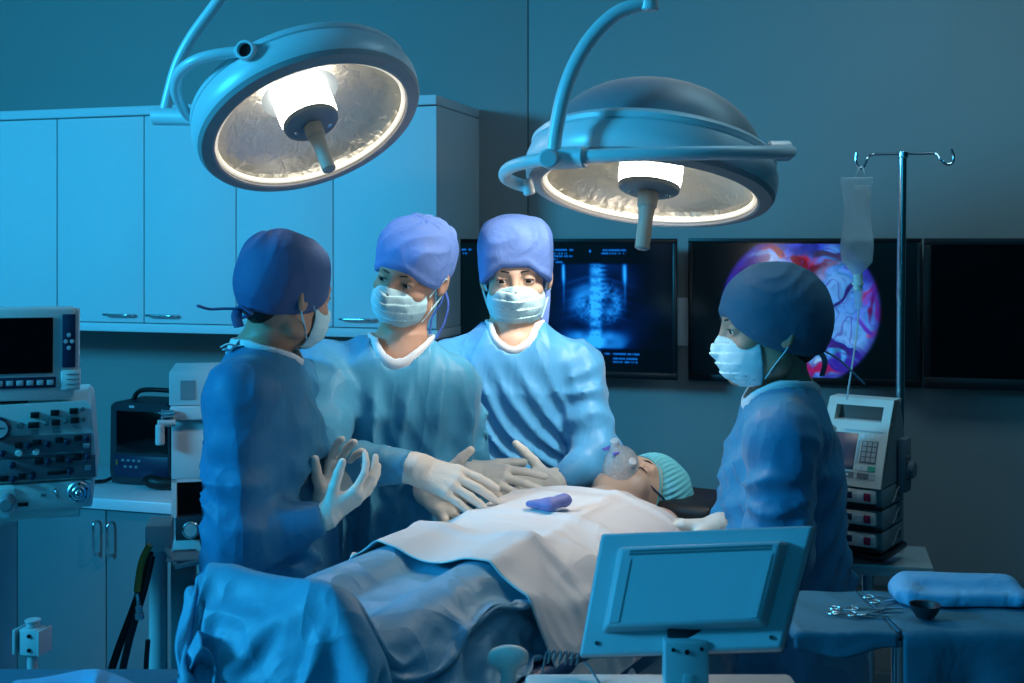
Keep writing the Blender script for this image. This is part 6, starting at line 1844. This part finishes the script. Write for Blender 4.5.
# stand
sp0 = P(687, 642, 1.56)
m = MB(); pz = P(0, 683, 1.56).z
m.box((sp0.x, 1.575, (sp0.z + 0.95) / 2), (0.058, 0.030, sp0.z - 0.95), 0.004); st = m.build('stand_neck', M_monback, r)
m = MB(); m.box((sp0.x, 1.60, sp0.z + 0.004), (0.046, 0.05, 0.022), 0.003); m.build('hinge', M_dark, r)
for (dx, dz, rr) in ((-0.018, -0.010, 0.0025), (0.0, -0.013, 0.0034), (0.019, -0.009, 0.0025)):
    m = MB(); m.cyl((sp0.x + dx, 1.561, sp0.z + dz), (sp0.x + dx, 1.558, sp0.z + dz), rr, 12); m.build('screw', M_black, st)
m = MB(); m.box((sp0.x + 0.002, 1.559, sp0.z - 0.048), (0.014, 0.002, 0.012), 0.0008); m.build('plug_cover', M_monback, st)
# the equipment top it stands on
r2 = root('equipment_cart', (sp0.x - 0.03, 1.62, 0), 'low cart with pale top under the desktop monitor at the bottom edge', 'cart')
zt2 = P(0, 693, 1.55).z
m = MB(); m.box((sp0.x - 0.03, 1.56, zt2 - 0.012), (0.36, 0.13, 0.024), 0.008); m.build('top', M_equip, r2)
m = MB(); m.box((sp0.x - 0.03, 1.57, zt2 - 0.20), (0.30, 0.11, 0.34), 0.01); m.build('body', M_equipw, r2)
for sx_ in (-1, 1):
    for sy_ in (-1, 1):
        m = MB(); m.cyl((sp0.x - 0.03 + sx_ * 0.13, 1.57 + sy_ * 0.035, 0.03), (sp0.x - 0.03 + sx_ * 0.13, 1.57 + sy_ * 0.035, zt2 - 0.36), 0.014, 14); m.build('leg', M_steel, r2)
m = MB(); m.box((P(632, 680, 1.55).x, 1.53, zt2 + 0.004), (0.020, 0.02, 0.008), 0.001); m.build('latch', M_dark, r2)
# coiled cord
pts = []
for i in range(120):
    t = i / 119; a = t * 2 * math.pi * 6
    c = P(546 + 34 * t, 656 + 3 * t, 1.62)
    pts.append(c + Vector((0.003 * math.sin(a), 0.006 * math.cos(a), 0.008 * math.sin(a))))
m = MB(); m.sweep([P(540, 684, 1.62)] + pts + [P(590, 668, 1.60), P(600, 684, 1.58)], 0.0016, 6, 1)
props(m.build('coiled_cord', M_panelgrey, None, 60), 'dark coiled cord at the left lower corner of the desktop monitor', 'cord')
# rounded paddle on a post
D7 = 1.66
Mf, k = facing(508, 660, D7, 6)
def paddle(Q):
    d = ell(Q, (0, 0, 0.004), (0.0285, 0.012, 0.017))
    d = smin(d, rbox(Q, (0, 0, 0.003), (0.026, 0.011, 0.011), 0.009), 0.006)
    return smin(d, cap(Q, (0, 0, -0.005), (0.001, 0, -0.07), 0.0105, 0.0115), 0.010)
r3 = root('paddle_post', (P(508, 683, D7).x, D7, 0), 'grey rounded paddle head on a short post, left of the coiled cord', 'post')
iso('paddle_head', paddle, (-0.05, -0.03, -0.09), (0.05, 0.03, 0.04), 0.0026, M_equip, r3, Mf)
c0 = P(508, 684, D7); m = MB(); m.cyl((c0.x + 0.001, D7, 0.02), (c0.x + 0.001, D7, c0.z - 0.01), 0.0105, 18); m.build('post', M_steel, r3)
m = MB(); m.cyl((c0.x, D7, 0.0), (c0.x, D7, 0.02), 0.09, 28, bev=0.004); m.build('foot', M_steel, r3)
